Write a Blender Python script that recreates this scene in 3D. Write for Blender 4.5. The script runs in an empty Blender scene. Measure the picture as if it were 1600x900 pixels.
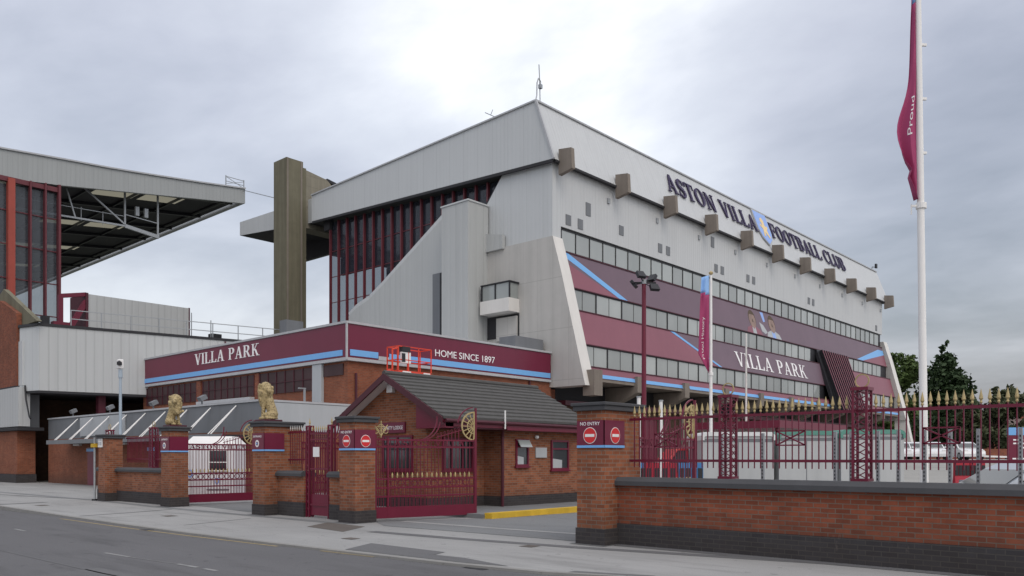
import bpy, bmesh, math, random
from mathutils import Vector, Matrix
R = math.radians
rnd = random.Random(7)
scene = bpy.context.scene
COL = scene.collection

# ------------------------------------------------------------------ camera
cd = bpy.data.cameras.new('camera'); cam = bpy.data.objects.new('camera', cd); COL.objects.link(cam)
cam.location = (0, 0, 1.6)
cam.rotation_euler = (R(90), 0, R(42.125 - 90))
cd.sensor_width = 36; cd.lens = 28.487; cd.shift_y = 0.1656; cd.clip_start = 0.1; cd.clip_end = 4000
scene.camera = cam
scene.render.resolution_x, scene.render.resolution_y = 1024, 576

# ------------------------------------------------------------------ world (overcast)
world = bpy.data.worlds.new('World'); scene.world = world; world.use_nodes = True
SUN_ELEV, SUN_AZ = 48.0, 205.0          # azimuth measured from +Y towards +X


def build_world():
    nt = world.node_tree; N = nt.nodes; L = nt.links; N.clear()
    def nd(t, **k):
        n = N.new(t)
        for a, b in k.items(): setattr(n, a, b)
        return n
    def math_(op, a, b=None, clamp=False):
        n = nd('ShaderNodeMath', operation=op, use_clamp=clamp)
        for i, v in enumerate((a, b)):
            if v is None: continue
            if isinstance(v, (int, float)): n.inputs[i].default_value = v
            else: L.new(v, n.inputs[i])
        return n.outputs[0]
    out = nd('ShaderNodeOutputWorld')
    sky = nd('ShaderNodeTexSky', sky_type='NISHITA', sun_disc=False)
    sky.sun_elevation = R(SUN_ELEV); sky.sun_rotation = R(SUN_AZ); sky.air_density = 1.5; sky.dust_density = 4.0
    bg1 = nd('ShaderNodeBackground'); L.new(sky.outputs[0], bg1.inputs[0]); bg1.inputs[1].default_value = 0.05
    tc = nd('ShaderNodeTexCoord'); sx = nd('ShaderNodeSeparateXYZ'); L.new(tc.outputs['Generated'], sx.inputs[0])
    z = math_('MAXIMUM', sx.outputs[2], 0.0)
    den = math_('ADD', z, 0.22)
    px = math_('DIVIDE', sx.outputs[0], den); py = math_('DIVIDE', sx.outputs[1], den)
    cv = nd('ShaderNodeCombineXYZ'); L.new(px, cv.inputs[0]); L.new(py, cv.inputs[1])
    def noise(sc, det, rough, off):
        m = nd('ShaderNodeMapping'); L.new(cv.outputs[0], m.inputs[0]); m.inputs['Location'].default_value = off
        m.inputs['Rotation'].default_value = (0, 0, 0.75); m.inputs['Scale'].default_value = (1.0, 0.72, 1)
        n = nd('ShaderNodeTexNoise'); L.new(m.outputs[0], n.inputs['Vector'])
        n.inputs['Scale'].default_value = sc; n.inputs['Detail'].default_value = det; n.inputs['Roughness'].default_value = rough
        n.inputs['Distortion'].default_value = 0.25
        return n.outputs[0]
    n1 = noise(0.75, 6, 0.52, (3.1, 1.7, 0)); n2 = noise(2.2, 7, 0.55, (9.2, 4.4, 1))
    mix = math_('ADD', math_('MULTIPLY', n1, 0.58), math_('MULTIPLY', n2, 0.42))
    def lobe(d, lo, hi):
        v = Vector(d).normalized()
        dp = nd('ShaderNodeVectorMath', operation='DOT_PRODUCT'); L.new(tc.outputs['Generated'], dp.inputs[0]); dp.inputs[1].default_value = v
        mr = nd('ShaderNodeMapRange', interpolation_type='SMOOTHSTEP'); L.new(dp.outputs['Value'], mr.inputs[0])
        mr.inputs[1].default_value = lo; mr.inputs[2].default_value = hi
        return mr.outputs[0]
    def pix(x, y):                       # a direction in the sky, used only to say where the bright break in the cloud is
        a = (x - 800) / 1266.0; b = (715 - y) / 1266.0; c, s = math.cos(R(42.125)), math.sin(R(42.125))
        return (c + a * s, s - a * c, b)
    bright = lobe(pix(980, 30), 0.90, 0.995)
    dark = lobe(pix(1520, 540), 0.875, 0.99)
    dark2 = lobe(pix(330, 190), 0.94, 0.998)
    high = lobe((0.1, -0.15, 1), 0.45, 0.95)
    t = math_('ADD', math_('MULTIPLY', math_('SUBTRACT', mix, 0.5), 2.3), 0.605)
    t = math_('ADD', t, math_('MULTIPLY', bright, 0.30))
    t = math_('ADD', t, math_('MULTIPLY', high, 0.30))
    t = math_('SUBTRACT', t, math_('MULTIPLY', dark, 0.50))
    t = math_('SUBTRACT', t, math_('MULTIPLY', dark2, 0.10), True)
    cr = nd('ShaderNodeValToRGB'); L.new(t, cr.inputs[0])
    e = cr.color_ramp.elements
    e[0].position = 0.0; e[0].color = (0.245, 0.255, 0.305, 1)
    e[1].position = 1.0; e[1].color = (1.04, 1.03, 1.02, 1)
    for ps, cl in ((0.25, (0.37, 0.378, 0.44)), (0.5, (0.535, 0.54, 0.605)), (0.72, (0.69, 0.70, 0.755)), (0.88, (0.86, 0.865, 0.90))):
        k = cr.color_ramp.elements.new(ps); k.color = (*cl, 1)
    bg2 = nd('ShaderNodeBackground'); L.new(cr.outputs[0], bg2.inputs[0]); bg2.inputs[1].default_value = 0.96
    add = nd('ShaderNodeAddShader'); L.new(bg1.outputs[0], add.inputs[0]); L.new(bg2.outputs[0], add.inputs[1])
    L.new(add.outputs[0], out.inputs[0])


build_world()
sl = bpy.data.lights.new('sun', 'SUN'); sl.energy = 0.7; sl.angle = R(40); sl.color = (1.0, 0.97, 0.92)
so = bpy.data.objects.new('sun', sl); COL.objects.link(so)
_d = Vector((math.sin(R(SUN_AZ)) * math.cos(R(SUN_ELEV)), math.cos(R(SUN_AZ)) * math.cos(R(SUN_ELEV)), math.sin(R(SUN_ELEV))))
so.rotation_euler = _d.to_track_quat('Z', 'Y').to_euler()
scene.view_settings.view_transform = 'Standard'; scene.view_settings.look = 'None'
scene.view_settings.exposure = 0.0; scene.view_settings.gamma = 1.0; scene.view_settings.use_curve_mapping = False
scene.render.engine = 'CYCLES'
scene.cycles.max_bounces = 6; scene.cycles.transparent_max_bounces = 16; scene.cycles.use_denoising = True

# ------------------------------------------------------------------ materials


def S(r, g, b, k=1.0):
    def f(c):
        c /= 255.0
        return (c / 12.92 if c <= 0.04045 else ((c + 0.055) / 1.055) ** 2.4) * k
    return (f(r), f(g), f(b))


class NT:
    def __init__(s, name):
        s.m = bpy.data.materials.new(name); s.m.use_nodes = True; s.t = s.m.node_tree; s.t.nodes.clear()
        s.out = s.n('ShaderNodeOutputMaterial'); s.b = s.n('ShaderNodeBsdfPrincipled'); s.l(s.b.outputs[0], s.out.inputs[0])
    def n(s, t, **k):
        x = s.t.nodes.new(t)
        for a, b in k.items(): setattr(x, a, b)
        return x
    def l(s, a, b): s.t.links.new(a, b)
    def math(s, op, a, b=None, clamp=False):
        x = s.n('ShaderNodeMath', operation=op, use_clamp=clamp)
        for i, v in enumerate((a, b)):
            if v is None: continue
            if isinstance(v, (int, float)): x.inputs[i].default_value = v
            else: s.l(v, x.inputs[i])
        return x.outputs[0]
    def pos(s): return s.n('ShaderNodeNewGeometry').outputs['Position']
    def noise(s, sc, det=4, rough=0.55, stretch=(1, 1, 1)):
        m = s.n('ShaderNodeMapping'); s.l(s.pos(), m.inputs[0]); m.inputs['Scale'].default_value = stretch
        x = s.n('ShaderNodeTexNoise'); s.l(m.outputs[0], x.inputs['Vector'])
        x.inputs['Scale'].default_value = sc; x.inputs['Detail'].default_value = det; x.inputs['Roughness'].default_value = rough
        return x.outputs[0]
    def mixc(s, fac, a, b, mode='MIX'):
        x = s.n('ShaderNodeMix', data_type='RGBA', blend_type=mode)
        for i, v in ((0, fac), (6, a), (7, b)):
            if isinstance(v, (int, float)): x.inputs[i].default_value = v
            elif isinstance(v, tuple): x.inputs[i].default_value = (*v[:3], 1)
            else: s.l(v, x.inputs[i])
        return x.outputs[2]
    def rng(s, v, a, b, c, d):
        x = s.n('ShaderNodeMapRange'); s.l(v, x.inputs[0])
        for i, q in enumerate((a, b, c, d)): x.inputs[i + 1].default_value = q
        return x.outputs[0]
    def uv(s):
        """u along the wall, v up: for upright walls facing any way"""
        g = s.n('ShaderNodeNewGeometry'); sp = s.n('ShaderNodeSeparateXYZ'); s.l(g.outputs['Position'], sp.inputs[0])
        sn = s.n('ShaderNodeSeparateXYZ'); s.l(g.outputs['True Normal'], sn.inputs[0])
        ax = s.math('ABSOLUTE', sn.outputs[0]); ay = s.math('ABSOLUTE', sn.outputs[1])
        c = s.math('GREATER_THAN', ax, ay)
        u = s.math('ADD', s.math('MULTIPLY', sp.outputs[1], c), s.math('MULTIPLY', sp.outputs[0], s.math('SUBTRACT', 1.0, c)))
        return u, sp.outputs[2]
    def bump(s, h, strength, dist=0.02):
        x = s.n('ShaderNodeBump'); s.l(h, x.inputs['Height']); x.inputs['Strength'].default_value = strength; x.inputs['Distance'].default_value = dist
        s.l(x.outputs[0], s.b.inputs['Normal'])
    def fin(s, col, rough=0.6, spec=0.4, metal=0.0):
        if isinstance(col, tuple): s.b.inputs['Base Color'].default_value = (*col[:3], 1)
        else: s.l(col, s.b.inputs['Base Color'])
        s.b.inputs['Roughness'].default_value = rough; s.b.inputs['Specular IOR Level'].default_value = spec; s.b.inputs['Metallic'].default_value = metal
        return s.m


def sc3(c, k): return tuple(x * k for x in c)


def plain(name, col, rough=0.55, var=0.12, ns=3.0, spec=0.4, metal=0.0, streak=0.0, bump=0.0):
    t = NT(name)
    n = t.noise(ns, 5, 0.6)
    c = t.mixc(n, sc3(col, 1 - var), sc3(col, 1 + var))
    if streak:
        k = t.noise(1.0, 5, 0.6, (2.2, 2.2, 0.16))
        c = t.mixc(t.rng(k, 0.35, 0.7, 0.0, streak), c, sc3(col, 0.45))
    if bump: t.bump(t.noise(ns * 12, 4, 0.6), bump, 0.01)
    return t.fin(c, rough, spec, metal)


def brick(name, c1, c2, mortar, var=0.25, stain=0.35):
    t = NT(name); u, v = t.uv()
    cv = t.n('ShaderNodeCombineXYZ'); t.l(u, cv.inputs[0]); t.l(v, cv.inputs[1])
    b = t.n('ShaderNodeTexBrick'); t.l(cv.outputs[0], b.inputs['Vector'])
    b.inputs['Scale'].default_value = 1.0; b.inputs['Brick Width'].default_value = 0.225; b.inputs['Row Height'].default_value = 0.075
    b.inputs['Mortar Size'].default_value = 0.008; b.inputs['Mortar Smooth'].default_value = 0.3; b.inputs['Bias'].default_value = -0.1
    b.inputs['Color1'].default_value = (*c1, 1); b.inputs['Color2'].default_value = (*c2, 1); b.inputs['Mortar'].default_value = (*mortar, 1)
    n = t.noise(7.0, 6, 0.62); c = t.mixc(1.0, b.outputs[0], t.mixc(n, (1 - var,) * 3, (1 + var,) * 3), 'MULTIPLY')
    big = t.noise(0.9, 5, 0.6); c = t.mixc(1.0, c, t.mixc(t.rng(big, 0.3, 0.7, 0, 1), (1 - stain * .6,) * 3, (1.12, 1.12, 1.12)), 'MULTIPLY')
    st = t.noise(1.3, 5, 0.65, (1.6, 1.6, 0.22)); c = t.mixc(t.rng(st, 0.52, 0.8, 0, stain), c, (0.05, 0.035, 0.03))
    lo = t.n('ShaderNodeSeparateXYZ'); t.l(t.pos(), lo.inputs[0])
    wet = t.math('MULTIPLY', t.rng(t.math('ADD', lo.outputs[2], t.math('MULTIPLY', t.noise(2.2, 5, 0.65), 0.5)), 0.45, 1.0, 0.45, 0.0), 1.0)
    c = t.mixc(wet, c, (0.05, 0.04, 0.034))
    ef = t.noise(2.6, 6, 0.7, (1, 1, 0.6)); c = t.mixc(t.rng(ef, 0.66, 0.8, 0, 0.35), c, (0.33, 0.27, 0.23))
    t.bump(b.outputs['Fac'], -0.5, 0.012)
    return t.fin(c, 0.85, 0.25)


def clad(name, col, pitch=0.3, line=0.16, var=0.06, streak=0.12, rough=0.45):
    t = NT(name); u, v = t.uv()
    fr = t.math('FRACT', t.math('DIVIDE', u, pitch))
    d = t.math('ABSOLUTE', t.math('SUBTRACT', fr, 0.5))
    ln = t.rng(d, 0.38, 0.5, 0.0, line)
    fs = t.math('FRACT', t.math('DIVIDE', u, pitch * 4.0))
    seam = t.math('MULTIPLY', t.math('LESS_THAN', fs, 0.035), 0.10)
    n = t.noise(0.35, 5, 0.6); c = t.mixc(n, sc3(col, 1 - var), sc3(col, 1 + var))
    st = t.noise(0.8, 6, 0.62, (3.0, 3.0, 0.10)); c = t.mixc(t.rng(st, 0.45, 0.75, 0, streak), c, sc3(col, 0.5))
    c = t.mixc(ln, c, sc3(col, 0.30)); c = t.mixc(seam, c, sc3(col, 0.2))
    t.bump(t.rng(d, 0.30, 0.46, 1.0, 0.0), 0.25, 0.03)
    return t.fin(c, rough, 0.4)


def concrete(name, col, var=0.16, streak=0.35, form=0.0):
    t = NT(name)
    n = t.noise(1.4, 8, 0.65); c = t.mixc(n, sc3(col, 1 - var), sc3(col, 1 + var))
    st = t.noise(0.9, 6, 0.62, (2.4, 2.4, 0.12)); c = t.mixc(t.rng(st, 0.42, 0.72, 0, streak), c, sc3(col, 0.42))
    if form:
        u, v = t.uv(); fr = t.math('FRACT', t.math('DIVIDE', u, form)); fv = t.math('FRACT', t.math('DIVIDE', v, form * 2.6))
        g = t.math('MAXIMUM', t.math('LESS_THAN', fr, 0.02 / form), t.math('LESS_THAN', fv, 0.012 / form))
        c = t.mixc(t.math('MULTIPLY', g, 0.4), c, sc3(col, 0.4))
    t.bump(t.noise(18, 5, 0.6), 0.15, 0.01)
    return t.fin(c, 0.85, 0.25)


def asphalt(name, col, light=0.25, patch=0.3, grain=70.0, streak_dir=(0.5, 0.06, 1)):
    t = NT(name)
    n = t.noise(0.22, 6, 0.6); c = t.mixc(n, sc3(col, 1 - patch), sc3(col, 1 + patch))
    n2 = t.noise(0.9, 7, 0.7, streak_dir); c = t.mixc(1.0, c, t.mixc(t.rng(n2, 0.3, 0.7, 0, 1), (1 - patch * .55,) * 3, (1 + patch * .4,) * 3), 'MULTIPLY')
    g = t.noise(grain, 3, 0.7); c = t.mixc(1.0, c, t.mixc(t.rng(g, 0.3, 0.7, 0, 1), (1 - light,) * 3, (1 + light,) * 3), 'MULTIPLY')
    sp = t.noise(3.2, 5, 0.75); c = t.mixc(t.rng(sp, 0.64, 0.74, 0, 0.35), c, sc3(col, 0.55))
    gum = t.noise(5.5, 2, 0.4); c = t.mixc(t.rng(gum, 0.70, 0.73, 0, 0.5), c, sc3(col, 0.4))
    ml = t.noise(0.55, 5, 0.7, (2.4, 0.35, 1)); c = t.mixc(t.rng(ml, 0.52, 0.70, 0, 0.45), c, sc3(col, 0.5))
    t.bump(g, 0.25, 0.006)
    return t.fin(c, 0.9, 0.2)


def glassy(name, col, rough=0.06, spec=0.9, var=0.35, ns=0.5):
    t = NT(name); n = t.noise(ns, 3, 0.5); c = t.mixc(n, sc3(col, 1 - var), sc3(col, 1 + var))
    return t.fin(c, rough, spec)


def seethrough(name, tint, alpha):
    t = NT(name); t.fin(tint, 0.05, 0.8); tr = t.n('ShaderNodeBsdfTransparent'); tr.inputs[0].default_value = (0.86, 0.9, 0.92, 1)
    mx = t.n('ShaderNodeMixShader'); mx.inputs[0].default_value = alpha
    t.l(tr.outputs[0], mx.inputs[1]); t.l(t.b.outputs[0], mx.inputs[2]); t.l(mx.outputs[0], t.out.inputs[0])
    return t.m


def translucent(name, col):
    t = NT(name); tr = t.n('ShaderNodeBsdfTranslucent'); tr.inputs[0].default_value = (*col, 1); t.l(tr.outputs[0], t.out.inputs[0]); return t.m


M = {}
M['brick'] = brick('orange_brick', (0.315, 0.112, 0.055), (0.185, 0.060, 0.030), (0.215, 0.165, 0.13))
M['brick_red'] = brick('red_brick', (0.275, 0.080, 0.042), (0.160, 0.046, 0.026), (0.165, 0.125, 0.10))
M['brick_annex'] = brick('annex_brick', (0.27, 0.088, 0.046), (0.20, 0.06, 0.032), (0.17, 0.12, 0.09), 0.2, 0.3)
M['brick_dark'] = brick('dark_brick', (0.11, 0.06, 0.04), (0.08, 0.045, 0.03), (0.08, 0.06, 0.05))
M['bluebrick'] = brick('blue_brick', (0.050, 0.050, 0.058), (0.032, 0.032, 0.040), (0.075, 0.072, 0.07), 0.25, 0.2)
M['coping'] = concrete('slate_coping', (0.075, 0.076, 0.082), 0.2, 0.2)
M['clad'] = clad('grey_cladding', (0.515, 0.53, 0.54), 0.32, 0.06, 0.04, 0.12)
M['clad_left'] = clad('grey_cladding_old', (0.46, 0.475, 0.48), 0.5, 0.22, 0.05, 0.14)
M['clad_end'] = clad('grey_cladding_end', (0.52, 0.54, 0.55), 0.34, 0.06, 0.04, 0.11)
M['clad_stair'] = clad('grey_cladding_stair', (0.44, 0.455, 0.455), 0.6, 0.05, 0.05, 0.16)
M['clad_white'] = clad('white_cladding', (0.74, 0.73, 0.75), 0.16, 0.35, 0.04, 0.08)
M['panel_grey'] = plain('grey_panel', (0.17, 0.18, 0.195), 0.5, 0.08, 0.8, streak=0.25)
M['panel_light'] = plain('light_grey_panel', (0.42, 0.44, 0.46), 0.5, 0.06, 1.0, streak=0.15)
M['concrete'] = concrete('pale_concrete', (0.485, 0.475, 0.455), 0.09, 0.20, 1.22)
M['concrete_white'] = concrete('white_concrete', (0.68, 0.665, 0.64), 0.06, 0.12)
M['concrete_brown'] = concrete('brown_concrete', (0.225, 0.195, 0.168), 0.18, 0.35)
M['concrete_moss'] = concrete('mossy_concrete', (0.170, 0.158, 0.112), 0.2, 0.55)
M['concrete_board'] = concrete('boarded_concrete', (0.26, 0.24, 0.19), 0.18, 0.35, 0.35)
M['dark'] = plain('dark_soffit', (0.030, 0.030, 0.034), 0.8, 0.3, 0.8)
M['black'] = plain('black_metal', (0.018, 0.018, 0.022), 0.5, 0.2)
M['maroon'] = plain('maroon_paint', (0.145, 0.010, 0.032), 0.38, 0.16, 2.5, streak=0.18)
M['maroon_sign'] = plain('maroon_sign_panel', (0.150, 0.013, 0.040), 0.35, 0.07, 0.8, streak=0.10)
M['maroon_dark'] = plain('dark_maroon_paint', (0.07, 0.012, 0.022), 0.5, 0.2)
M['mullion'] = plain('maroon_mullion', (0.125, 0.026, 0.036), 0.5, 0.15)
M['red_column'] = plain('faded_red_paint', (0.36, 0.065, 0.045), 0.5, 0.15, 2.0, streak=0.3)
M['stripe'] = plain('sky_blue_stripe', (0.17, 0.41, 0.76), 0.4, 0.06)
M['white'] = plain('white_paint', (0.80, 0.79, 0.78), 0.45, 0.05, streak=0.08)
M['letter_white'] = plain('white_lettering', (0.86, 0.85, 0.86), 0.5, 0.03)
M['letter_navy'] = plain('navy_lettering', (0.035, 0.022, 0.07), 0.5, 0.15)
M['gold'] = plain('gold_paint', (0.42, 0.325, 0.155), 0.5, 0.35, 8.0, 0.45, 0.05)
def gilded():
    t = NT('gilded_stone'); n = t.noise(9, 5, 0.65); c = t.mixc(n, (0.29, 0.215, 0.10), (0.53, 0.42, 0.225))
    d = t.noise(20, 4, 0.7); c = t.mixc(t.rng(d, 0.50, 0.62, 0, 0.8), c, (0.11, 0.075, 0.035)); t.bump(d, 0.9, 0.02)
    return t.fin(c, 0.55, 0.4)


M['stone_gold'] = gilded()
M['grey_steel'] = plain('galvanised_steel', (0.34, 0.36, 0.38), 0.45, 0.15, 4.0, 0.5, 0.3)
M['grey_trim'] = plain('grey_trim', (0.44, 0.45, 0.47), 0.5, 0.1, streak=0.2)
M['pole_blue'] = plain('pale_blue_paint', (0.36, 0.43, 0.50), 0.45, 0.1)
M['banner_claret'] = plain('faded_claret_vinyl', (0.245, 0.085, 0.115), 0.45, 0.12, 0.4, streak=0.10)
M['banner_dark'] = plain('dark_plum_vinyl', (0.150, 0.096, 0.125), 0.45, 0.22, 0.22, streak=0.08)
def office_glass():
    t = NT('office_glass'); oi = t.n('ShaderNodeObjectInfo'); n = t.noise(0.45, 3, 0.5, (1, 1, 0.6))
    c = t.mixc(n, (0.22, 0.245, 0.24), (0.37, 0.39, 0.385))  # uneven reflection painted into the pane colour by noise
    k = t.rng(oi.outputs['Random'], 0, 1, 0.82, 1.28); cc = t.n('ShaderNodeCombineColor')
    for i in range(3): t.l(k, cc.inputs[i])
    c = t.mixc(1.0, c, cc.outputs[0], 'MULTIPLY')
    return t.fin(c, 0.08, 0.9)


M['win'] = office_glass()
M['win_dark'] = glassy('dark_glass', (0.035, 0.04, 0.045), 0.05, 0.9)
M['win_brown'] = glassy('brown_glazed_panel', (0.055, 0.030, 0.032), 0.5, 0.25, 0.4, 0.9)
M['glass_end'] = seethrough('clear_end_glazing', (0.085, 0.095, 0.115), 0.45)
M['glass_end_dark'] = seethrough('tinted_end_glazing', (0.045, 0.05, 0.07), 0.42)
M['rooflight'] = translucent('rooflight_sheet', (0.19, 0.18, 0.135))
M['clad_far'] = clad('grey_cladding_far', (0.335, 0.352, 0.355), 0.4, 0.14, 0.05, 0.14)
M['tile'] = plain('roof_tile', (0.080, 0.078, 0.076), 0.8, 0.35, 5.0, 0.25, bump=0.3)
M['yellow'] = plain('yellow_kerb_paint', (0.62, 0.40, 0.035), 0.7, 0.3, 3.0, streak=0.3)
M['line_yellow'] = plain('worn_yellow_line', (0.30, 0.235, 0.12), 0.85, 0.5, 4.0)
M['line_white'] = plain('worn_white_line', (0.22, 0.22, 0.22), 0.85, 0.6, 3.0)
M['red_sign'] = plain('red_sign_paint', (0.62, 0.025, 0.030), 0.4, 0.05)
M['orange_red'] = plain('orange_red_paint', (0.70, 0.060, 0.028), 0.4, 0.1)
M['pavement'] = asphalt('pale_pavement', (0.300, 0.299, 0.297), 0.18, 0.20, 60.0, (0.7, 0.25, 1))
M['road'] = asphalt('road_asphalt', (0.121, 0.120, 0.126), 0.22, 0.13, 60.0, (0.9, 0.05, 1))
M['tarmac'] = asphalt('grey_tarmac', (0.185, 0.19, 0.195), 0.2, 0.14, 60.0)
M['patch'] = asphalt('dark_patch', (0.135, 0.135, 0.14), 0.2, 0.12)
M['patch_brown'] = asphalt('brown_patch', (0.125, 0.11, 0.10), 0.2, 0.2)
M['kerb'] = concrete('kerb_stone', (0.25, 0.245, 0.235), 0.2, 0.1)
M['ground'] = asphalt('distant_ground', (0.14, 0.15, 0.12), 0.2, 0.3, 10.0)
M['carpark'] = asphalt('car_park_surface', (0.33, 0.325, 0.31), 0.12, 0.15)
M['cabin'] = plain('grey_cabin_panel', (0.47, 0.485, 0.49), 0.5, 0.06, 0.9, streak=0.2)
M['cabin_white'] = plain('white_edge_trim', (0.68, 0.70, 0.70), 0.5, 0.05)
M['cabin_green'] = plain('green_edge_trim', (0.10, 0.27, 0.22), 0.5, 0.1)
M['car_white'] = plain('white_car_paint', (0.72, 0.73, 0.74), 0.25, 0.03, spec=0.6)
M['car_silver'] = plain('silver_car_paint', (0.36, 0.39, 0.43), 0.28, 0.05, spec=0.6, metal=0.3)
M['car_red'] = plain('red_car_paint', (0.48, 0.025, 0.030), 0.25, 0.05, spec=0.6)
M['tyre'] = plain('tyre_rubber', (0.02, 0.02, 0.02), 0.85, 0.2)
M['plastic_red'] = plain('red_plastic', (0.36, 0.016, 0.035), 0.45, 0.1)
M['plastic_blue'] = plain('blue_plastic', (0.05, 0.19, 0.42), 0.45, 0.1)
M['bark'] = plain('bark', (0.10, 0.075, 0.055), 0.9, 0.3, 6.0)
M['flag_claret'] = plain('claret_flag_cloth', (0.34, 0.045, 0.135), 0.7, 0.1, 2.0)
M['flag_blue'] = plain('pale_blue_flag_cloth', (0.28, 0.48, 0.82), 0.7, 0.08, 2.0)
M['crest_blue'] = plain('crest_blue', (0.27, 0.41, 0.78), 0.5, 0.1)
M['crest_yellow'] = plain('crest_yellow', (0.80, 0.60, 0.30), 0.5, 0.1)
M['skin'] = plain('printed_skin_tone', (0.25, 0.17, 0.14), 0.5, 0.55, 1.6)
M['roof_red'] = plain('distant_roof_tile', (0.13, 0.095, 0.085), 0.8, 0.2)


def leaf_mat(name, c1, c2):
    t = NT(name); oi = t.noise(0.55, 4, 0.6); n2 = t.noise(6.0, 3, 0.6)
    c = t.mixc(oi, c1, c2); c = t.mixc(1.0, c, t.mixc(n2, (0.6,) * 3, (1.4,) * 3), 'MULTIPLY')
    return t.fin(c, 0.7, 0.25)


M['leaf'] = leaf_mat('green_leaves', (0.045, 0.075, 0.022), (0.085, 0.125, 0.035))
M['leaf_dark'] = leaf_mat('dark_green_leaves', (0.022, 0.042, 0.018), (0.045, 0.075, 0.030))
M['leaf_dull'] = leaf_mat('dull_green_leaves', (0.050, 0.062, 0.030), (0.075, 0.085, 0.042))

# ------------------------------------------------------------------ mesh helpers


def wm(o):
    m = o.matrix_basis.copy()
    return wm(o.parent) @ m if o.parent else m


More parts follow.
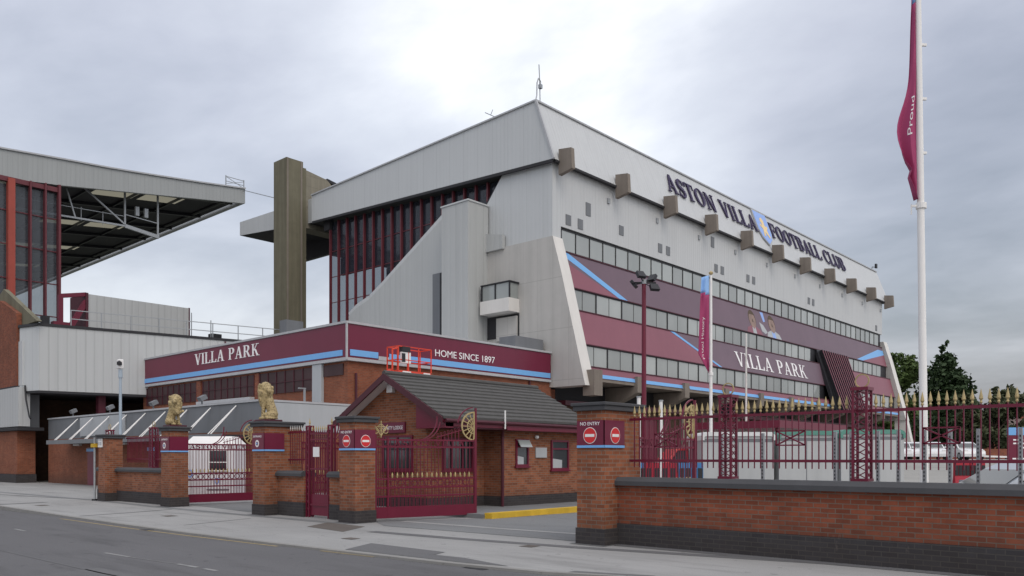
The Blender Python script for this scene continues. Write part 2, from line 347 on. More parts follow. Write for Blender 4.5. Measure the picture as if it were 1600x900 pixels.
class MB:
    def __init__(s): s.v = []; s.f = []; s.mi = []; s.cur = 0
    def slot(s, i): s.cur = i; return s
    def poly(s, pts):
        b = len(s.v); s.v += [tuple(p) for p in pts]; s.f.append(tuple(range(b, b + len(pts)))); s.mi.append(s.cur); return s
    def mesh(s, vs, fs):
        b = len(s.v); s.v += [tuple(p) for p in vs]
        for f in fs: s.f.append(tuple(b + i for i in f)); s.mi.append(s.cur)
        return s
    def box(s, x0, y0, z0, x1, y1, z1):
        x0, x1 = sorted((x0, x1)); y0, y1 = sorted((y0, y1)); z0, z1 = sorted((z0, z1))
        return s.mesh([(x0, y0, z0), (x1, y0, z0), (x1, y1, z0), (x0, y1, z0), (x0, y0, z1), (x1, y0, z1), (x1, y1, z1), (x0, y1, z1)],
                      [(0, 3, 2, 1), (4, 5, 6, 7), (0, 1, 5, 4), (1, 2, 6, 5), (2, 3, 7, 6), (3, 0, 4, 7)])
    def prism(s, pts, vec, cap_a=True, cap_b=True, side_slots=None):
        """polygon (3D points) swept along vec"""
        n = len(pts); b = len(s.v); vec = Vector(vec)
        s.v += [tuple(p) for p in pts] + [tuple(Vector(p) + vec) for p in pts]
        def add(f, m): s.f.append(tuple(b + i for i in f)); s.mi.append(m)
        if cap_a: add(range(n - 1, -1, -1), s.cur)
        if cap_b: add(range(n, 2 * n), s.cur)
        for i in range(n):
            j = (i + 1) % n; add((i, j, n + j, n + i), s.cur if side_slots is None else side_slots.get(i, s.cur))
        return s
    def bar(s, a, b, w, h=None, up=(0, 0, 1)):
        """square bar from a to b"""
        a, b = Vector(a), Vector(b); d = (b - a)
        if d.length < 1e-6: return s
        d.normalize(); u = Vector(up)
        if abs(d.dot(u)) > 0.98: u = Vector((1, 0, 0))
        x = d.cross(u).normalized(); y = x.cross(d).normalized(); h = h or w
        q = [(x * sx * w / 2 + y * sy * h / 2) for sx, sy in ((-1, -1), (1, -1), (1, 1), (-1, 1))]
        return s.mesh([a + k for k in q] + [b + k for k in q], [(0, 3, 2, 1), (4, 5, 6, 7), (0, 1, 5, 4), (1, 2, 6, 5), (2, 3, 7, 6), (3, 0, 4, 7)])
    def cyl(s, a, b, r0, r1=None, n=12):
        a, b = Vector(a), Vector(b); r1 = r0 if r1 is None else r1; d = (b - a).normalized()
        u = Vector((0, 0, 1)) if abs(d.z) < 0.9 else Vector((1, 0, 0)); x = d.cross(u).normalized(); y = d.cross(x).normalized()
        vs = []
        for c, r in ((a, r0), (b, r1)):
            for i in range(n):
                t = 2 * math.pi * i / n; vs.append(c + (x * math.cos(t) + y * math.sin(t)) * r)
        fs = [(i, n + i, n + (i + 1) % n, (i + 1) % n) for i in range(n)] + [tuple(range(n)), tuple(range(2 * n - 1, n - 1, -1))]
        return s.mesh(vs, fs)
    def tube(s, pts, r, n=6):
        for a, b in zip(pts, pts[1:]): s.cyl(a, b, r, r, n)
        return s
    def lathe(s, prof, c=(0, 0, 0), n=16):
        c = Vector(c); vs = []; fs = []
        for r, z in prof:
            for i in range(n):
                t = 2 * math.pi * i / n; vs.append(c + Vector((r * math.cos(t), r * math.sin(t), z)))
        for k in range(len(prof) - 1):
            for i in range(n):
                j = (i + 1) % n; fs.append((k * n + i, k * n + j, (k + 1) * n + j, (k + 1) * n + i))
        fs += [tuple(range(n - 1, -1, -1)), tuple(range((len(prof) - 1) * n, len(prof) * n))]
        return s.mesh(vs, fs)
    def arc(s, c, r, t0, t1, ax, ay, w, n=14, th=None):
        """flat ring piece: centre c, plane axes ax, ay"""
        c, ax, ay = Vector(c), Vector(ax), Vector(ay)
        pts = [c + ax * (r * math.cos(t0 + (t1 - t0) * i / n)) + ay * (r * math.sin(t0 + (t1 - t0) * i / n)) for i in range(n + 1)]
        nn = ax.cross(ay)
        for a, b in zip(pts, pts[1:]): s.bar(a, b + (b - a) * 0.08, w, th or w, up=nn)
        return s
    def build(s, name, mats, parent=None, smooth=False, world=True, bevel=0.0, merge=False):
        me = bpy.data.meshes.new(name); vs = s.v
        if parent is not None and world:
            inv = wm(parent).inverted(); vs = [inv @ Vector(p) for p in s.v]
        me.from_pydata([tuple(v) for v in vs], [], s.f)
        if not isinstance(mats, (list, tuple)): mats = [mats]
        for m in mats: me.materials.append(M[m] if isinstance(m, str) else m)
        me.polygons.foreach_set('material_index', s.mi)
        bm = bmesh.new(); bm.from_mesh(me); (bmesh.ops.remove_doubles(bm, verts=bm.verts, dist=1e-4) if merge else None); bmesh.ops.recalc_face_normals(bm, faces=bm.faces); bm.to_mesh(me); bm.free()
        if smooth:
            me.polygons.foreach_set('use_smooth', [True] * len(me.polygons))
            try: me.set_sharp_from_angle(angle=R(40))
            except Exception: pass
        o = bpy.data.objects.new(name, me); COL.objects.link(o)
        if parent is not None: o.parent = parent
        if bevel:
            b = o.modifiers.new('bevel', 'BEVEL'); b.width = bevel; b.segments = 2; b.limit_method = 'ANGLE'; b.angle_limit = R(50)
        return o


def tag(o, label=None, cat=None, group=None, kind=None):
    if label: o['label'] = label
    if cat: o['category'] = cat
    if group: o['group'] = group
    if kind: o['kind'] = kind
    return o


def thing(name, label, cat, loc=(0, 0, 0), rz=0.0, group=None):
    o = bpy.data.objects.new(name, None); COL.objects.link(o); o.empty_display_size = 0.2
    o.location = loc; o.rotation_euler = (0, 0, rz); return tag(o, label, cat, group)


def kids(o): return [c for c in bpy.data.objects if c.parent == o]


def copy_tree(o, parent=None):
    c = o.copy(); COL.objects.link(c); c.parent = parent
    for ch in kids(o): copy_tree(ch, c)
    return c


def dup(o, loc, rz=None, label=None, group=None):
    c = copy_tree(o); c.location = loc
    if rz is not None: c.rotation_euler = (0, 0, rz)
    return tag(c, label, None, group)


def copy_part(o, off):
    c = copy_tree(o, o.parent); c.location = Vector(o.location) + Vector(off); return c


# ------------------------------------------------------------------ lettering
TK, TN, SF = 0.145, 0.065, 0.05


def rc(x0, y0, x1, y1): return [(x0, y0), (x1, y0), (x1, y1), (x0, y1)]
def slant(x0, y0, x1, y1, w): return [(x0, y0), (x0 + w, y0), (x1 + w, y1), (x1, y1)]


def ring(cx, cy, rx, ry, ix, iy, a0=0, a1=360, n=28):
    out = []
    for i in range(n):
        p, q = R(a0 + (a1 - a0) * i / n), R(a0 + (a1 - a0) * (i + 1) / n)
        out.append([(cx + rx * math.cos(p), cy + ry * math.sin(p)), (cx + rx * math.cos(q), cy + ry * math.sin(q)),
                    (cx + ix * math.cos(q), cy + iy * math.sin(q)), (cx + ix * math.cos(p), cy + iy * math.sin(p))])
    return out


def glyph(ch):
    st = lambda x: [rc(x, 0, x + TK, 1), rc(x - .09, 0, x + TK + .09, SF), rc(x - .09, 1 - SF, x + TK + .09, 1)]
    if ch == 'I': return st(.09), .35
    if ch == 'L': return st(.09) + [rc(.2, 0, .66, .07), [(.58, .07), (.66, .07), (.68, .27), (.63, .27)]], .69
    if ch == 'F': return st(.09) + [rc(.2, .93, .66, 1), [(.58, .93), (.66, .93), (.66, .72), (.63, .72)], rc(.2, .48, .5, .55), rc(.46, .39, .5, .64)], .68
    if ch == 'T': return [rc(.30, 0, .30 + TK, 1), rc(.20, 0, .57, SF), rc(0, .93, .77, 1), rc(0, .72, .04, .93), rc(.73, .72, .77, .93)], .77
    if ch == 'A': return [slant(.08, 0, .40, 1, TN), slant(.62, 0, .36, 1, TK), rc(.2, .29, .66, .35), rc(0, 0, .26, SF), rc(.54, 0, .88, SF)], .88
    if ch == 'V': return [slant(.38, 0, .09, 1, TK), slant(.42, 0, .70, 1, TN), rc(0, 1 - SF, .34, 1), rc(.60, 1 - SF, .86, 1)], .86
    if ch == 'N': return [rc(.12, 0, .12 + TN, 1), rc(.72, 0, .72 + TN, 1), slant(.66, 0, .10, 1, TK), rc(0, 0, .30, SF), rc(0, 1 - SF, .2, 1), rc(.62, 1 - SF, .90, 1)], .90
    if ch == 'O': return ring(.43, .5, .43, .52, .25, .455), .86
    if ch == 'C': return ring(.43, .5, .43, .52, .25, .455, 48, 318) + [rc(.66, .70, .70, 1.0), rc(.66, .02, .70, .24)], .76
    if ch == 'S':
        pts = []
        for i in range(13): a = R(30 + 225 * i / 12); pts.append((.30 + .215 * math.cos(a), .74 + .235 * math.sin(a), i / 24))
        for i in range(13): a = R(75 - 225 * i / 12); pts.append((.30 + .235 * math.cos(a), .25 + .245 * math.sin(a), .5 + i / 24))
        out = []
        for (x0, y0, t0), (x1, y1, t1) in zip(pts, pts[1:]):
            w = .04 + .055 * math.sin(math.pi * (t0 + t1) / 2) ** 2
            d = Vector((x1 - x0, y1 - y0)); d = d.normalized() if d.length > 1e-6 else Vector((1, 0)); n = Vector((-d.y, d.x)) * w
            out.append([(x0 + n.x, y0 + n.y), (x0 - n.x, y0 - n.y), (x1 - n.x, y1 - n.y), (x1 + n.x, y1 + n.y)])
        return out + [rc(.50, .70, .54, .99), rc(.04, .01, .08, .30)], .60
    if ch in 'PRB':
        g = st(.09) + [rc(.2, .93, .42, 1), rc(.2, .46, .42, .53)] + ring(.40, .73, .28, .27, .11, .205, -90, 90, 14)
        if ch == 'R': return g + [slant(.62, 0, .34, .5, TK), rc(.60, 0, .88, SF)], .86
        if ch == 'B': return g + [rc(.2, 0, .42, .07)] + ring(.42, .265, .31, .265, .13, .20, -90, 90, 14), .76
        return g, .70
    if ch == 'K': return st(.09) + [slant(.22, .42, .60, 1, TN), slant(.60, 0, .32, .56, TK), rc(.50, 1 - SF, .80, 1), rc(.56, 0, .88, SF)], .86
    if ch == 'U': return [rc(.09, .3, .09 + TK, 1), rc(.66, .3, .66 + TN, 1), rc(0, 1 - SF, .35, 1), rc(.56, 1 - SF, .84, 1)] + ring(.4125, .32, .3225, .34, .1525, .26, 180, 360, 16), .84
    return [], .36


def lettering(text, org, udir, vdir, height, width, depth, mat, parent, name='lettering', gap=.10):
    """serif capitals as solid letters standing on a surface, one object per word"""
    org, u, v = Vector(org), Vector(udir).normalized(), Vector(vdir).normalized(); w = u.cross(v)
    words, x = [[]], 0
    for ch in text:
        g, wd = glyph(ch)
        if ch == ' ': words.append([])
        else: words[-1].append((x, g))
        x += wd + gap
    k = width / (x - gap); out = []
    for wl in words:
        b = MB(); j = 0
        for x0, g in wl:
            for pl in g:
                off = depth + (j % 9) * 0.0009; j += 1
                b.prism([org + u * ((x0 + px) * k) + v * (py * height) for px, py in pl], w * off)
        out.append(b.build(name, mat, parent))
    return out


def text_mesh(text):
    cu = bpy.data.curves.new('text', 'FONT'); cu.body = text; cu.size = 1.0; cu.extrude = 0.5; cu.resolution_u = 3
    to = bpy.data.objects.new('text_source', cu); COL.objects.link(to)
    me = bpy.data.meshes.new_from_object(to.evaluated_get(bpy.context.evaluated_depsgraph_get()))
    bpy.data.objects.remove(to); bpy.data.curves.remove(cu); return me


def sans(text, org, udir, vdir, size, depth, mat, parent, name='lettering', width=None):
    """plain capitals from Blender's built-in letter shapes, one object per word"""
    org, u, v = Vector(org), Vector(udir).normalized(), Vector(vdir).normalized(); w = u.cross(v)
    full = text_mesh(text); X = [p.co.x for p in full.vertices]; Y = [p.co.y for p in full.vertices]
    fx0, fx1, fy0, fy1 = min(X), max(X), min(Y), max(Y)
    ky = size / (fy1 - fy0); kx = ky if width is None else width / (fx1 - fx0)
    inv = wm(parent).inverted() if parent is not None else Matrix(); done = ''
    for word in text.split(' '):
        done += word; pre = text_mesh(done); px1 = max(p.co.x for p in pre.vertices); done += ' '
        me = text_mesh(word); wx1 = max(p.co.x for p in me.vertices)
        for p in me.vertices:
            p.co = inv @ (org + u * ((p.co.x + px1 - wx1 - fx0) * kx) + v * ((p.co.y - fy0) * ky) + w * ((p.co.z + 0.5) * depth))
        me.name = name; me.materials.clear(); me.materials.append(M[mat])
        o = bpy.data.objects.new(name, me); COL.objects.link(o)
        if parent is not None: o.parent = parent


def blob(name, mat, parent, caps, voxel=0.03, smooth_it=3, world=True):
    """one continuous organic mesh out of tapered limbs [(a, b, ra, rb)], fused and smoothed"""
    b = MB()
    for a, c, ra, rb in caps:
        a, c = Vector(a), Vector(c); n = 7
        for i in range(n + 1):
            t = i / n; q = a.lerp(c, t); r = ra + (rb - ra) * t
            pr = [(max(1e-3, r * math.sin(math.pi * k / 6)), -r * math.cos(math.pi * k / 6)) for k in range(7)]
            b.lathe(pr, q, 10)
    o = b.build(name + '_tmp', mat, None)
    m = o.modifiers.new('remesh', 'REMESH'); m.mode = 'VOXEL'; m.voxel_size = voxel
    s = o.modifiers.new('smooth', 'SMOOTH'); s.iterations = smooth_it; s.factor = 0.5
    dg = bpy.context.evaluated_depsgraph_get(); me = bpy.data.meshes.new_from_object(o.evaluated_get(dg))
    bpy.data.objects.remove(o)
    me.name = name
    if parent is not None and world: me.transform(wm(parent).inverted())
    me.polygons.foreach_set('use_smooth', [True] * len(me.polygons))
    if not me.materials: me.materials.append(M[mat])
    r = bpy.data.objects.new(name, me); COL.objects.link(r)
    if parent is not None: r.parent = parent
    return r

# ================================================================== ground, road, pavement
KERB = [(11.2, -80), (10.9, -12), (10.2, 0), (9.75, 3.0), (9.2, 6.2), (8.8, 7.3), (8.57, 9.06), (8.44, 11.5), (8.33, 14.2), (8.26, 17), (8.27, 20), (8.37, 24), (8.5, 27.4), (8.62, 31), (8.9, 40), (9.6, 60), (11.5, 120)]


def road_z(y): return -0.035 - 0.085 * max(0.0, min(1.0, (y - 26.5) / 1.5))


g = MB().poly([(-1500, -1500, -0.45), (1500, -1500, -0.45), (1500, 1500, -0.45), (-1500, 1500, -0.45)]).build('ground', 'ground'); tag(g, kind='structure')
b = MB()
for (x0, y0), (x1, y1) in zip(KERB, KERB[1:]):
    b.poly([(-40, y0, road_z(y0)), (x0 - 0.12, y0, road_z(y0)), (x1 - 0.12, y1, road_z(y1)), (-40, y1, road_z(y1))])
road = tag(b.build('road', 'road'), kind='structure')


def strip(pts, w, z, name, m, parent):
    b = MB()
    for (x0, y0), (x1, y1) in zip(pts, pts[1:]):
        d = Vector((x1 - x0, y1 - y0)).normalized(); n = Vector((-d.y, d.x)) * w / 2
        b.poly([(x0 - n.x, y0 - n.y, z(y0) if callable(z) else z), (x0 + n.x, y0 + n.y, z(y0) if callable(z) else z),
                (x1 + n.x, y1 + n.y, z(y1) if callable(z) else z), (x1 - n.x, y1 - n.y, z(y1) if callable(z) else z)])
    return b.build(name, m, parent)


rz = lambda y: road_z(y) + 0.004
strip([(8.3, 42), (7.95, 28.1), (7.97, 23.3), (7.95, 19.2), (8.02, 16.3), (8.10, 14.5), (8.16, 13.2)], 0.07, rz, 'yellow_line', 'line_yellow', road)
strip([(8.28, 12.0), (8.36, 10.6)], 0.07, rz, 'yellow_line', 'line_yellow', road)
strip([(9.02, 6.9), (9.2, 6.1)], 0.08, rz, 'yellow_line', 'line_yellow', road)
for y0, y1, x0, x1 in ((20.9, 20.1, 6.12, 6.10), (14.5, 13.6, 5.62, 5.66), (12.15, 11.55, 5.78, 5.80), (11.35, 11.0, 5.80, 5.81), (26.5, 25.6, 6.3, 6.28)):
    strip([(x0, y0), (x1, y1)], 0.075, rz, 'lane_dash', 'line_white', road)
strip([(5.66, 13.55), (5.74, 12.6), (5.78, 12.2)], 0.018, rz, 'lane_dash', 'line_white', road)
# pavement between kerb and boundary, then the forecourt behind the gates
b = MB()
for (x0, y0), (x1, y1) in zip(KERB, KERB[1:]): b.poly([(x0, y0, 0), (14.0, y0, 0), (14.0, y1, 0), (x1, y1, 0)])
pave = tag(b.build('pavement', 'pavement'), kind='structure')
b = MB()
for (x0, y0), (x1, y1) in zip(KERB, KERB[1:]):
    n = max(1, int(abs(y1 - y0) / 0.9)); n = min(n, 30)
    for i in range(n):
        a, c = i / n, (i + 1) / n - 0.006
        p = (x0 + (x1 - x0) * a, y0 + (y1 - y0) * a); q = (x0 + (x1 - x0) * c, y0 + (y1 - y0) * c)
        b.mesh([(p[0] - .125, p[1], -.3), (p[0], p[1], -.3), (q[0], q[1], -.3), (q[0] - .125, q[1], -.3), (p[0] - .125, p[1], .004), (p[0], p[1], .004), (q[0], q[1], .004), (q[0] - .125, q[1], .004)],
               [(4, 5, 6, 7), (0, 1, 5, 4), (1, 2, 6, 5), (2, 3, 7, 6), (3, 0, 4, 7)])
tag(b.build('kerb', 'kerb'), kind='structure')
strip([(10.95, 14.0), (11.1, 11.8), (11.45, 8.9), (11.82, 7.0), (12.3, 4.65), (12.95, 2.4), (13.3, 0)], 0.30, 0.004, 'gutter', 'patch', pave)
MB().poly([(10.73, 16.1, .005), (11.75, 16.75, .005), (11.63, 15.11, .005), (10.5, 14.4, .005)]).build('patch', 'patch_brown', pave)
MB().poly([(8.5, 11.6, .005), (9.45, 12.09, .005), (9.39, 10.02, .005), (9.02, 9.87, .005), (9.06, 9.22, .005), (8.80, 8.02, .005), (8.65, 8.75, .005)]).build('patch', 'patch', pave)
MB().poly([(8.9, 7.0, .005), (9.06, 7.0, .005), (9.42, 5.9, .005), (9.28, 5.9, .005)]).build('patch', 'patch', pave)
strip([(8.5, 23.6), (10.0, 24.0), (11.5, 24.6)], 0.12, 0.004, 'joint', 'patch', pave)
strip([(8.7, 31.4), (10.3, 31.8)], 0.35, 0.004, 'patch', 'patch', pave)
strip([(10.6, 44), (11.6, 36), (12.1, 32.8)], 0.18, 0.004, 'joint', 'patch', pave)
strip([(9.0, 18.6), (11.2, 19.4)], 0.04, 0.004, 'joint', 'patch', pave)
strip([(11.9, 44), (12.05, 31.9), (11.75, 26.2), (11.75, 20), (11.8, 16)], 0.30, 0.0035, 'dark_edge', 'tarmac', pave)  # darker ground strips along the wall and pillar feet
strip([(12.28, 8.5), (12.28, -12)], 0.28, 0.006, 'dark_edge', 'patch', pave)
for y in (8.52, 15.9, 19.97, 25.67, 30.82): MB().poly([(11.86, y, .0065), (12.72, y, .0065), (12.72, y + .78, .0065), (11.86, y + .78, .0065)]).build('dark_edge', 'patch', pave)
for y in (22.4, 28.6): strip([(8.6, y), (11.6, y + .25)], 0.02, 0.004, 'joint', 'patch', pave)
for x, y, w, l in ((10.0, 21.6, .32, .45), (9.6, 12.9, .25, .35), (10.9, 9.4, .3, .3), (9.4, 29.5, .3, .6)): MB().poly([(x, y, .006), (x + w, y + .03, .006), (x + w, y + l, .006), (x, y + l, .006)]).build('drain_cover', 'patch_brown', pave)
for y in (18.2, 8.2): x = 8.0 if y > 10 else 8.48; MB().poly([(x - .05, y, road_z(y) + .006), (x + .22, y, road_z(y) + .006), (x + .22, y + .42, road_z(y) + .006), (x - .05, y + .42, road_z(y) + .006)]).build('gully_grate', 'black', road)
MB().poly([(3.2, 9.2, road_z(9) + .004), (4.9, 9.4, road_z(9) + .004), (4.8, 12.6, road_z(9) + .004), (3.1, 12.2, road_z(9) + .004)]).build('patch', 'patch', road)
strip([(4.4, 40), (4.5, 20), (4.6, 12), (4.9, 5)], 0.04, rz, 'joint', 'patch', road)
b = MB().poly([(14.0, 14.4, 0), (44, 14.4, 0), (44, 130, 0), (14.0, 130, 0)])
fore = tag(b.build('forecourt', 'pavement'), kind='structure')
b = MB().poly([(12.05, 14.92, .006), (12.72, 16.14, .006), (15.19, 14.9, .006), (18.33, 14.3, .006), (40, 14.4, .006), (40, 9.3, .006), (12.31, 9.3, .006), (12.2, 12.2, .006)])
drv = tag(b.build('driveway', 'tarmac'), kind='structure')
strip([(13.2, 15.6), (13.3, 12.5), (13.5, 9.5)], 0.25, 0.010, 'joint', 'pavement', drv)
strip([(15.0, 14.6), (20, 14.25), (30, 14.2)], 0.10, 0.010, 'yellow_line', 'line_yellow', drv)
MB().poly([(12.8, 24.4, .006), (12.4, 20.9, .006), (18, 21, .006), (18.2, 26.6, .006), (13, 26.6, .006)]).build('patch', 'tarmac', fore)


def carz(x): return 1.4 * max(0.0, min(1.0, (x - 40) / 26))


b = MB(); xs = [14.0, 26, 40, 46, 53, 60, 66, 120, 260, 420]
for x0, x1 in zip(xs, xs[1:]): b.poly([(x0, -300, carz(x0)), (x1, -300, carz(x1)), (x1, 14.4 if x1 <= 40 else 29.4, carz(x1)), (x0, 14.4 if x1 <= 40 else 29.4, carz(x0))])
tag(b.build('car_park', 'carpark'), kind='structure')

# ================================================================== main grandstand (long facade along X, end wall facing the street)
XE, XF = 39.0, 101.6                  # end planes
FX0 = 39.85                           # facade starts behind the end wall


def fY(z): return 31.9 if z >= 14.55 else 31.9 - (14.55 - z) * 0.25


def facade_poly(pts, off=0.0, th=0.10):
    """(x, z) outline laid on the leaning facade, standing 'off' in front of it and 'th' thick"""
    n = Vector((0, -0.970, 0.243)); b = MB()
    ps = [Vector((x, fY(z), z)) + n * off for x, z in pts]
    return b.prism(ps, -n * th)


st = thing('grandstand', 'large pale grey stadium stand with claret banners and lettered roof fascia', 'grandstand', (XE, 32, 0))
# cladding, closed body and interior rake
b = MB().box(FX0, 31.9, 16.15, XF - 0.9, 32.3, 20.4); b.build('upper_wall', 'clad', st)
b = MB().prism([(FX0, 32.35, 0), (FX0, 32.35, 16.1), (FX0, 34.0, 19.2), (FX0, 36.5, 18.6), (FX0, 52, 12.3), (FX0, 57, 9.5), (FX0, 57, 0)], (XF - 1.2 - FX0, 0, 0))
b.build('seating_terrace', 'dark', st)
b = MB().prism([(XE, 31.9, 15.35), (XE, 31.9, 20.4), (XE, 35.9, 20.4), (XE, 37.6, 18.4), (XE, 37.6, 15.35)], (0.85, 0, 0)); b.build('upper_end_wall', 'clad_end', st)
# white concrete fin end walls


def fin_profile(x): return [(x, fY(15.3) - .15, 15.33), (x, fY(13) - .45, 13.0), (x, fY(6.0) - .52, 5.95), (x, fY(6.0) + 2.0, 5.95), (x, 37.4, 6.4), (x, 37.4, 15.33)]


ew = MB().prism(fin_profile(XE - 0.15), (0.98, 0, 0), side_slots={0: 1, 1: 1}).build('end_wall', ['concrete', 'concrete_white'], st)
MB().box(XE + .3, 28.9, 5.35, XE + 1.15, 29.75, 6.9).build('foot_block', 'concrete_brown', st)
MB().prism([(x, y, z) for x, y, z in fin_profile(XF - 0.9)], (1.3, 0, 0), side_slots={0: 1, 1: 1}).build('end_wall', ['concrete', 'concrete_white'], st)
MB().prism([(XF - .7, fY(6) - .5, 6.0), (XF - .7, fY(6) - 1.3, 2.0), (XF - .7, fY(6) + .8, 2.0), (XF - .7, fY(6) + .8, 6.0)], (.9, 0, 0)).build('foot_block', 'concrete_white', st)
# balcony box and slots in the end wall
bal = MB().prism([(38.85, 34.5, 10.9), (38.85, 37.05, 10.9), (38.85, 37.05, 11.25), (38.85, 34.5, 11.25)], (-1.0, 0, 0)).box(37.85, 34.5, 11.25, 38.84, 37.05, 11.75).build('balcony', 'concrete_white', st)
MB().box(38.0, 34.6, 11.76, 38.84, 37.0, 12.75).build('glazing', 'win', bal)
b = MB()
for y in (34.56, 35.8, 37.0): b.box(37.94, y - .04, 11.76, 38.02, y + .04, 12.8)
b.box(37.92, 34.5, 12.76, 38.9, 37.08, 12.84); b.build('frame', 'black', bal)
MB().box(38.80, 34.5, 9.4, 38.845, 37.3, 10.85).build('recess', 'dark', st)
MB().box(38.70, 34.6, 9.2, 38.80, 36.4, 10.7).build('recess_panel', 'concrete', st)
# stair tower volumes
sw = [(51.8, 12.6), (50.9, 13.1), (49.25, 13.6), (47.7, 14.4), (41.0, 18.2), (39.8, 18.2), (39.8, 6.0), (51.8, 6.0)]
swo = MB().prism([(38.3, y, z) for y, z in sw], (0.65, 0, 0)).build('stair_wall', 'clad_stair', st)
b = MB()
for (y0, z0), (y1, z1) in zip(sw[:5], sw[1:6]): b.bar((38.45, y0, z0 + .06), (38.45, y1, z1 + .06), 0.55, 0.14, up=(1, 0, 0))
b.build('coping', 'clad_end', swo)
tw = MB().prism([(37.0, 37.3, 6), (37.0, 39.8, 6), (37.0, 39.8, 18.25), (37.0, 37.3, 18.25)], (1.9, 0, 0)).build('stair_tower', 'clad_stair', st)
MB().box(36.94, 37.24, 18.26, 38.9, 39.86, 18.36).build('coping', 'clad_end', tw)
MB().box(38.27, 40.9, 9.8, 38.296, 42.1, 14.4).build('slot', 'panel_grey', st)  # flat plate, its grey chosen to look like a lit recess
MB().box(38.262, 40.9, 9.8, 38.268, 41.35, 14.38).build('slot_shade', 'dark', st)  # dark strip paints the shaded part of that recess
MB().prism([(38.9, 35.8, 15.2), (38.9, 37.3, 15.2), (38.9, 37.3, 16.4), (38.9, 35.8, 16.1)], (-.25, 0, 0)).build('upper_step', 'clad_stair', st)
# roof: fascia in profile, swept along the stand
prof = [(31.55, 20.02), (33.0, 23.95), (57.4, 23.3), (57.4, 21.19)]
rf = MB().prism([(XE - .3, y, z) for y, z in prof], (XF + .6 - XE + .3, 0, 0), side_slots={0: 1, 1: 2, 2: 0, 3: 2}).build('roof', ['clad_end', 'clad', 'dark'], st)
MB().prism([(XE + .3, 57.41, 21.3), (XE + .3, 57.41, 23.4), (XE + .3, 70.0, 23.7), (XE + .3, 70.0, 22.45)], (XF - XE - .3, 0, 0), side_slots={1: 1, 2: 0, 3: 1}).build('front_roof', ['clad_end', 'dark'], st)
b = MB(); n_ = Vector((0, -.94, .345))
b.bar((XE - .33, 33.0, 24.0), (XF + .4, 33.0, 24.0), .22, .1); b.bar((XE - .33, 33.0, 24.0), (XE - .33, 57.4, 23.35), .14, .1); b.bar((XE - .33, 31.5, 20.0), (XE - .33, 32.95, 23.97), .14, .14)
b.build('edge_trim', 'grey_trim', rf)
b = MB(); b.bar((XE - .28, 31.62, 19.9), (XE - .28, 57.3, 21.08), .12, .18); b.bar((XE - .1, 31.62, 19.93), (XF + .2, 31.62, 19.93), .25, .14); b.build('eaves_shadow', 'dark', rf)  # dark bars stand in for the shadow under the roof edge
for x in (44, 52, 60, 70, 80, 90):
    pass
# exposed concrete beam ends under the roof edge
for k in range(11):
    x = 39.25 + 6.12 * k
    bb = MB().prism([(x, 31.6, 19.15), (x, 30.55, 19.35), (x, 30.62, 20.62), (x, 31.6, 20.75)], (.32, 0, 0))
    if k == 0: be = bb.build('beam_end', 'concrete_brown', st)
    else: copy_part(be, (6.12 * k, 0, 0))
    if k: MB().box(x - .55, 31.8, 18.75, x - .3, 31.893, 19.1).build('vent', 'grey_steel', st)
# wall vents
for x, z in ((42.7, 17.85), (40.6, 16.7), (41.85, 16.7), (46.5, 17.26), (51.5, 17.0), (52.6, 17.0), (60.0, 17.0), (61.05, 17.0), (65.7, 17.1), (66.8, 17.1), (78.9, 17.05), (80.0, 17.05), (59.4, 19.0), (98.6, 16.7)):
    w = .26; h = .32 if z < 17.5 else .42
    MB().box(x - w, 31.86, z - h, x + w, 31.897, z + h).build('vent', 'panel_grey', st)
# windows: top row upright, two rows between banners on the leaning face
zt0, zt1 = 14.66, 16.02; W1 = 1.487


def window_at(x, z0, z1, w, mull, yw):
    """one upright office window between two mullions; yw = plane of the glass"""
    p = MB().box(x + .03, yw, z0, x + w - .03, yw + .05, z1).build('window', 'win', st)
    f = MB(); t = .045 if mull else .022
    f.box(x - t, yw - .05, z0, x + t, yw - .002, z1); f.box(x + t, yw - .03, z0, x + w - t, yw - .003, z0 + .04); f.box(x + t, yw - .03, z1 - .07, x + w - t, yw - .003, z1)
    if mull: f.box(x + w / 2 - .014, yw - .02, z0 + .04, x + w / 2 + .014, yw - .003, z1 - .07)
    f.build('frame', 'black', p); return p


MB().box(FX0, 32.10, 14.45, XF - 1, 32.32, 16.15).build('window_recess', 'black', st)
w0 = window_at(39.9, zt0, zt1, W1, False, 31.93)
for k in range(1, 40): copy_part(w0, (W1 * k, 0, 0))
rows = ((10.86, 12.24, 21), (7.27, 8.62, 21))
P0X, P1X = 79.4, 88.4                 # the louvred bay
for z0, z1, n in rows:
    yw = fY(z1) + .05
    MB().box(FX0, yw + .06, z0 - .15, XF - 1, yw + .12, z1 + .04).build('window_recess', 'black', st)
    MB().prism([(FX0, fY(z0 - .06) + .13, z0 - .08), (FX0, yw + .05, z0 - .08), (FX0, yw + .05, z0 - .02), (FX0, fY(z0 - .06) + .13, z0 - .02)], (XF - 1 - FX0, 0, 0)).build('sill', 'maroon_dark', st)
    w0 = window_at(39.9, z0 - .02, z1, 2.93, True, yw)
    for k in range(1, 20):
        x = 39.9 + 2.93 * k
        if P0X - 1.5 < x < P1X - 2.5: continue
        copy_part(w0, (2.93 * k, 0, 0))
# banners
XR = XF - 1.0
def banner(z0, z1, m): return facade_poly([(FX0, z0), (XR, z0), (XR, z1), (FX0, z1)], 0.0, .12).build('banner', m, st)


b1 = banner(12.30, 14.60, 'banner_dark'); b2 = banner(8.67, 10.80, 'banner_claret'); b3 = banner(6.55, 7.22, 'banner_claret')
def on(pts, off, m, name, par): return facade_poly(pts, off, .004).build(name, m, par)


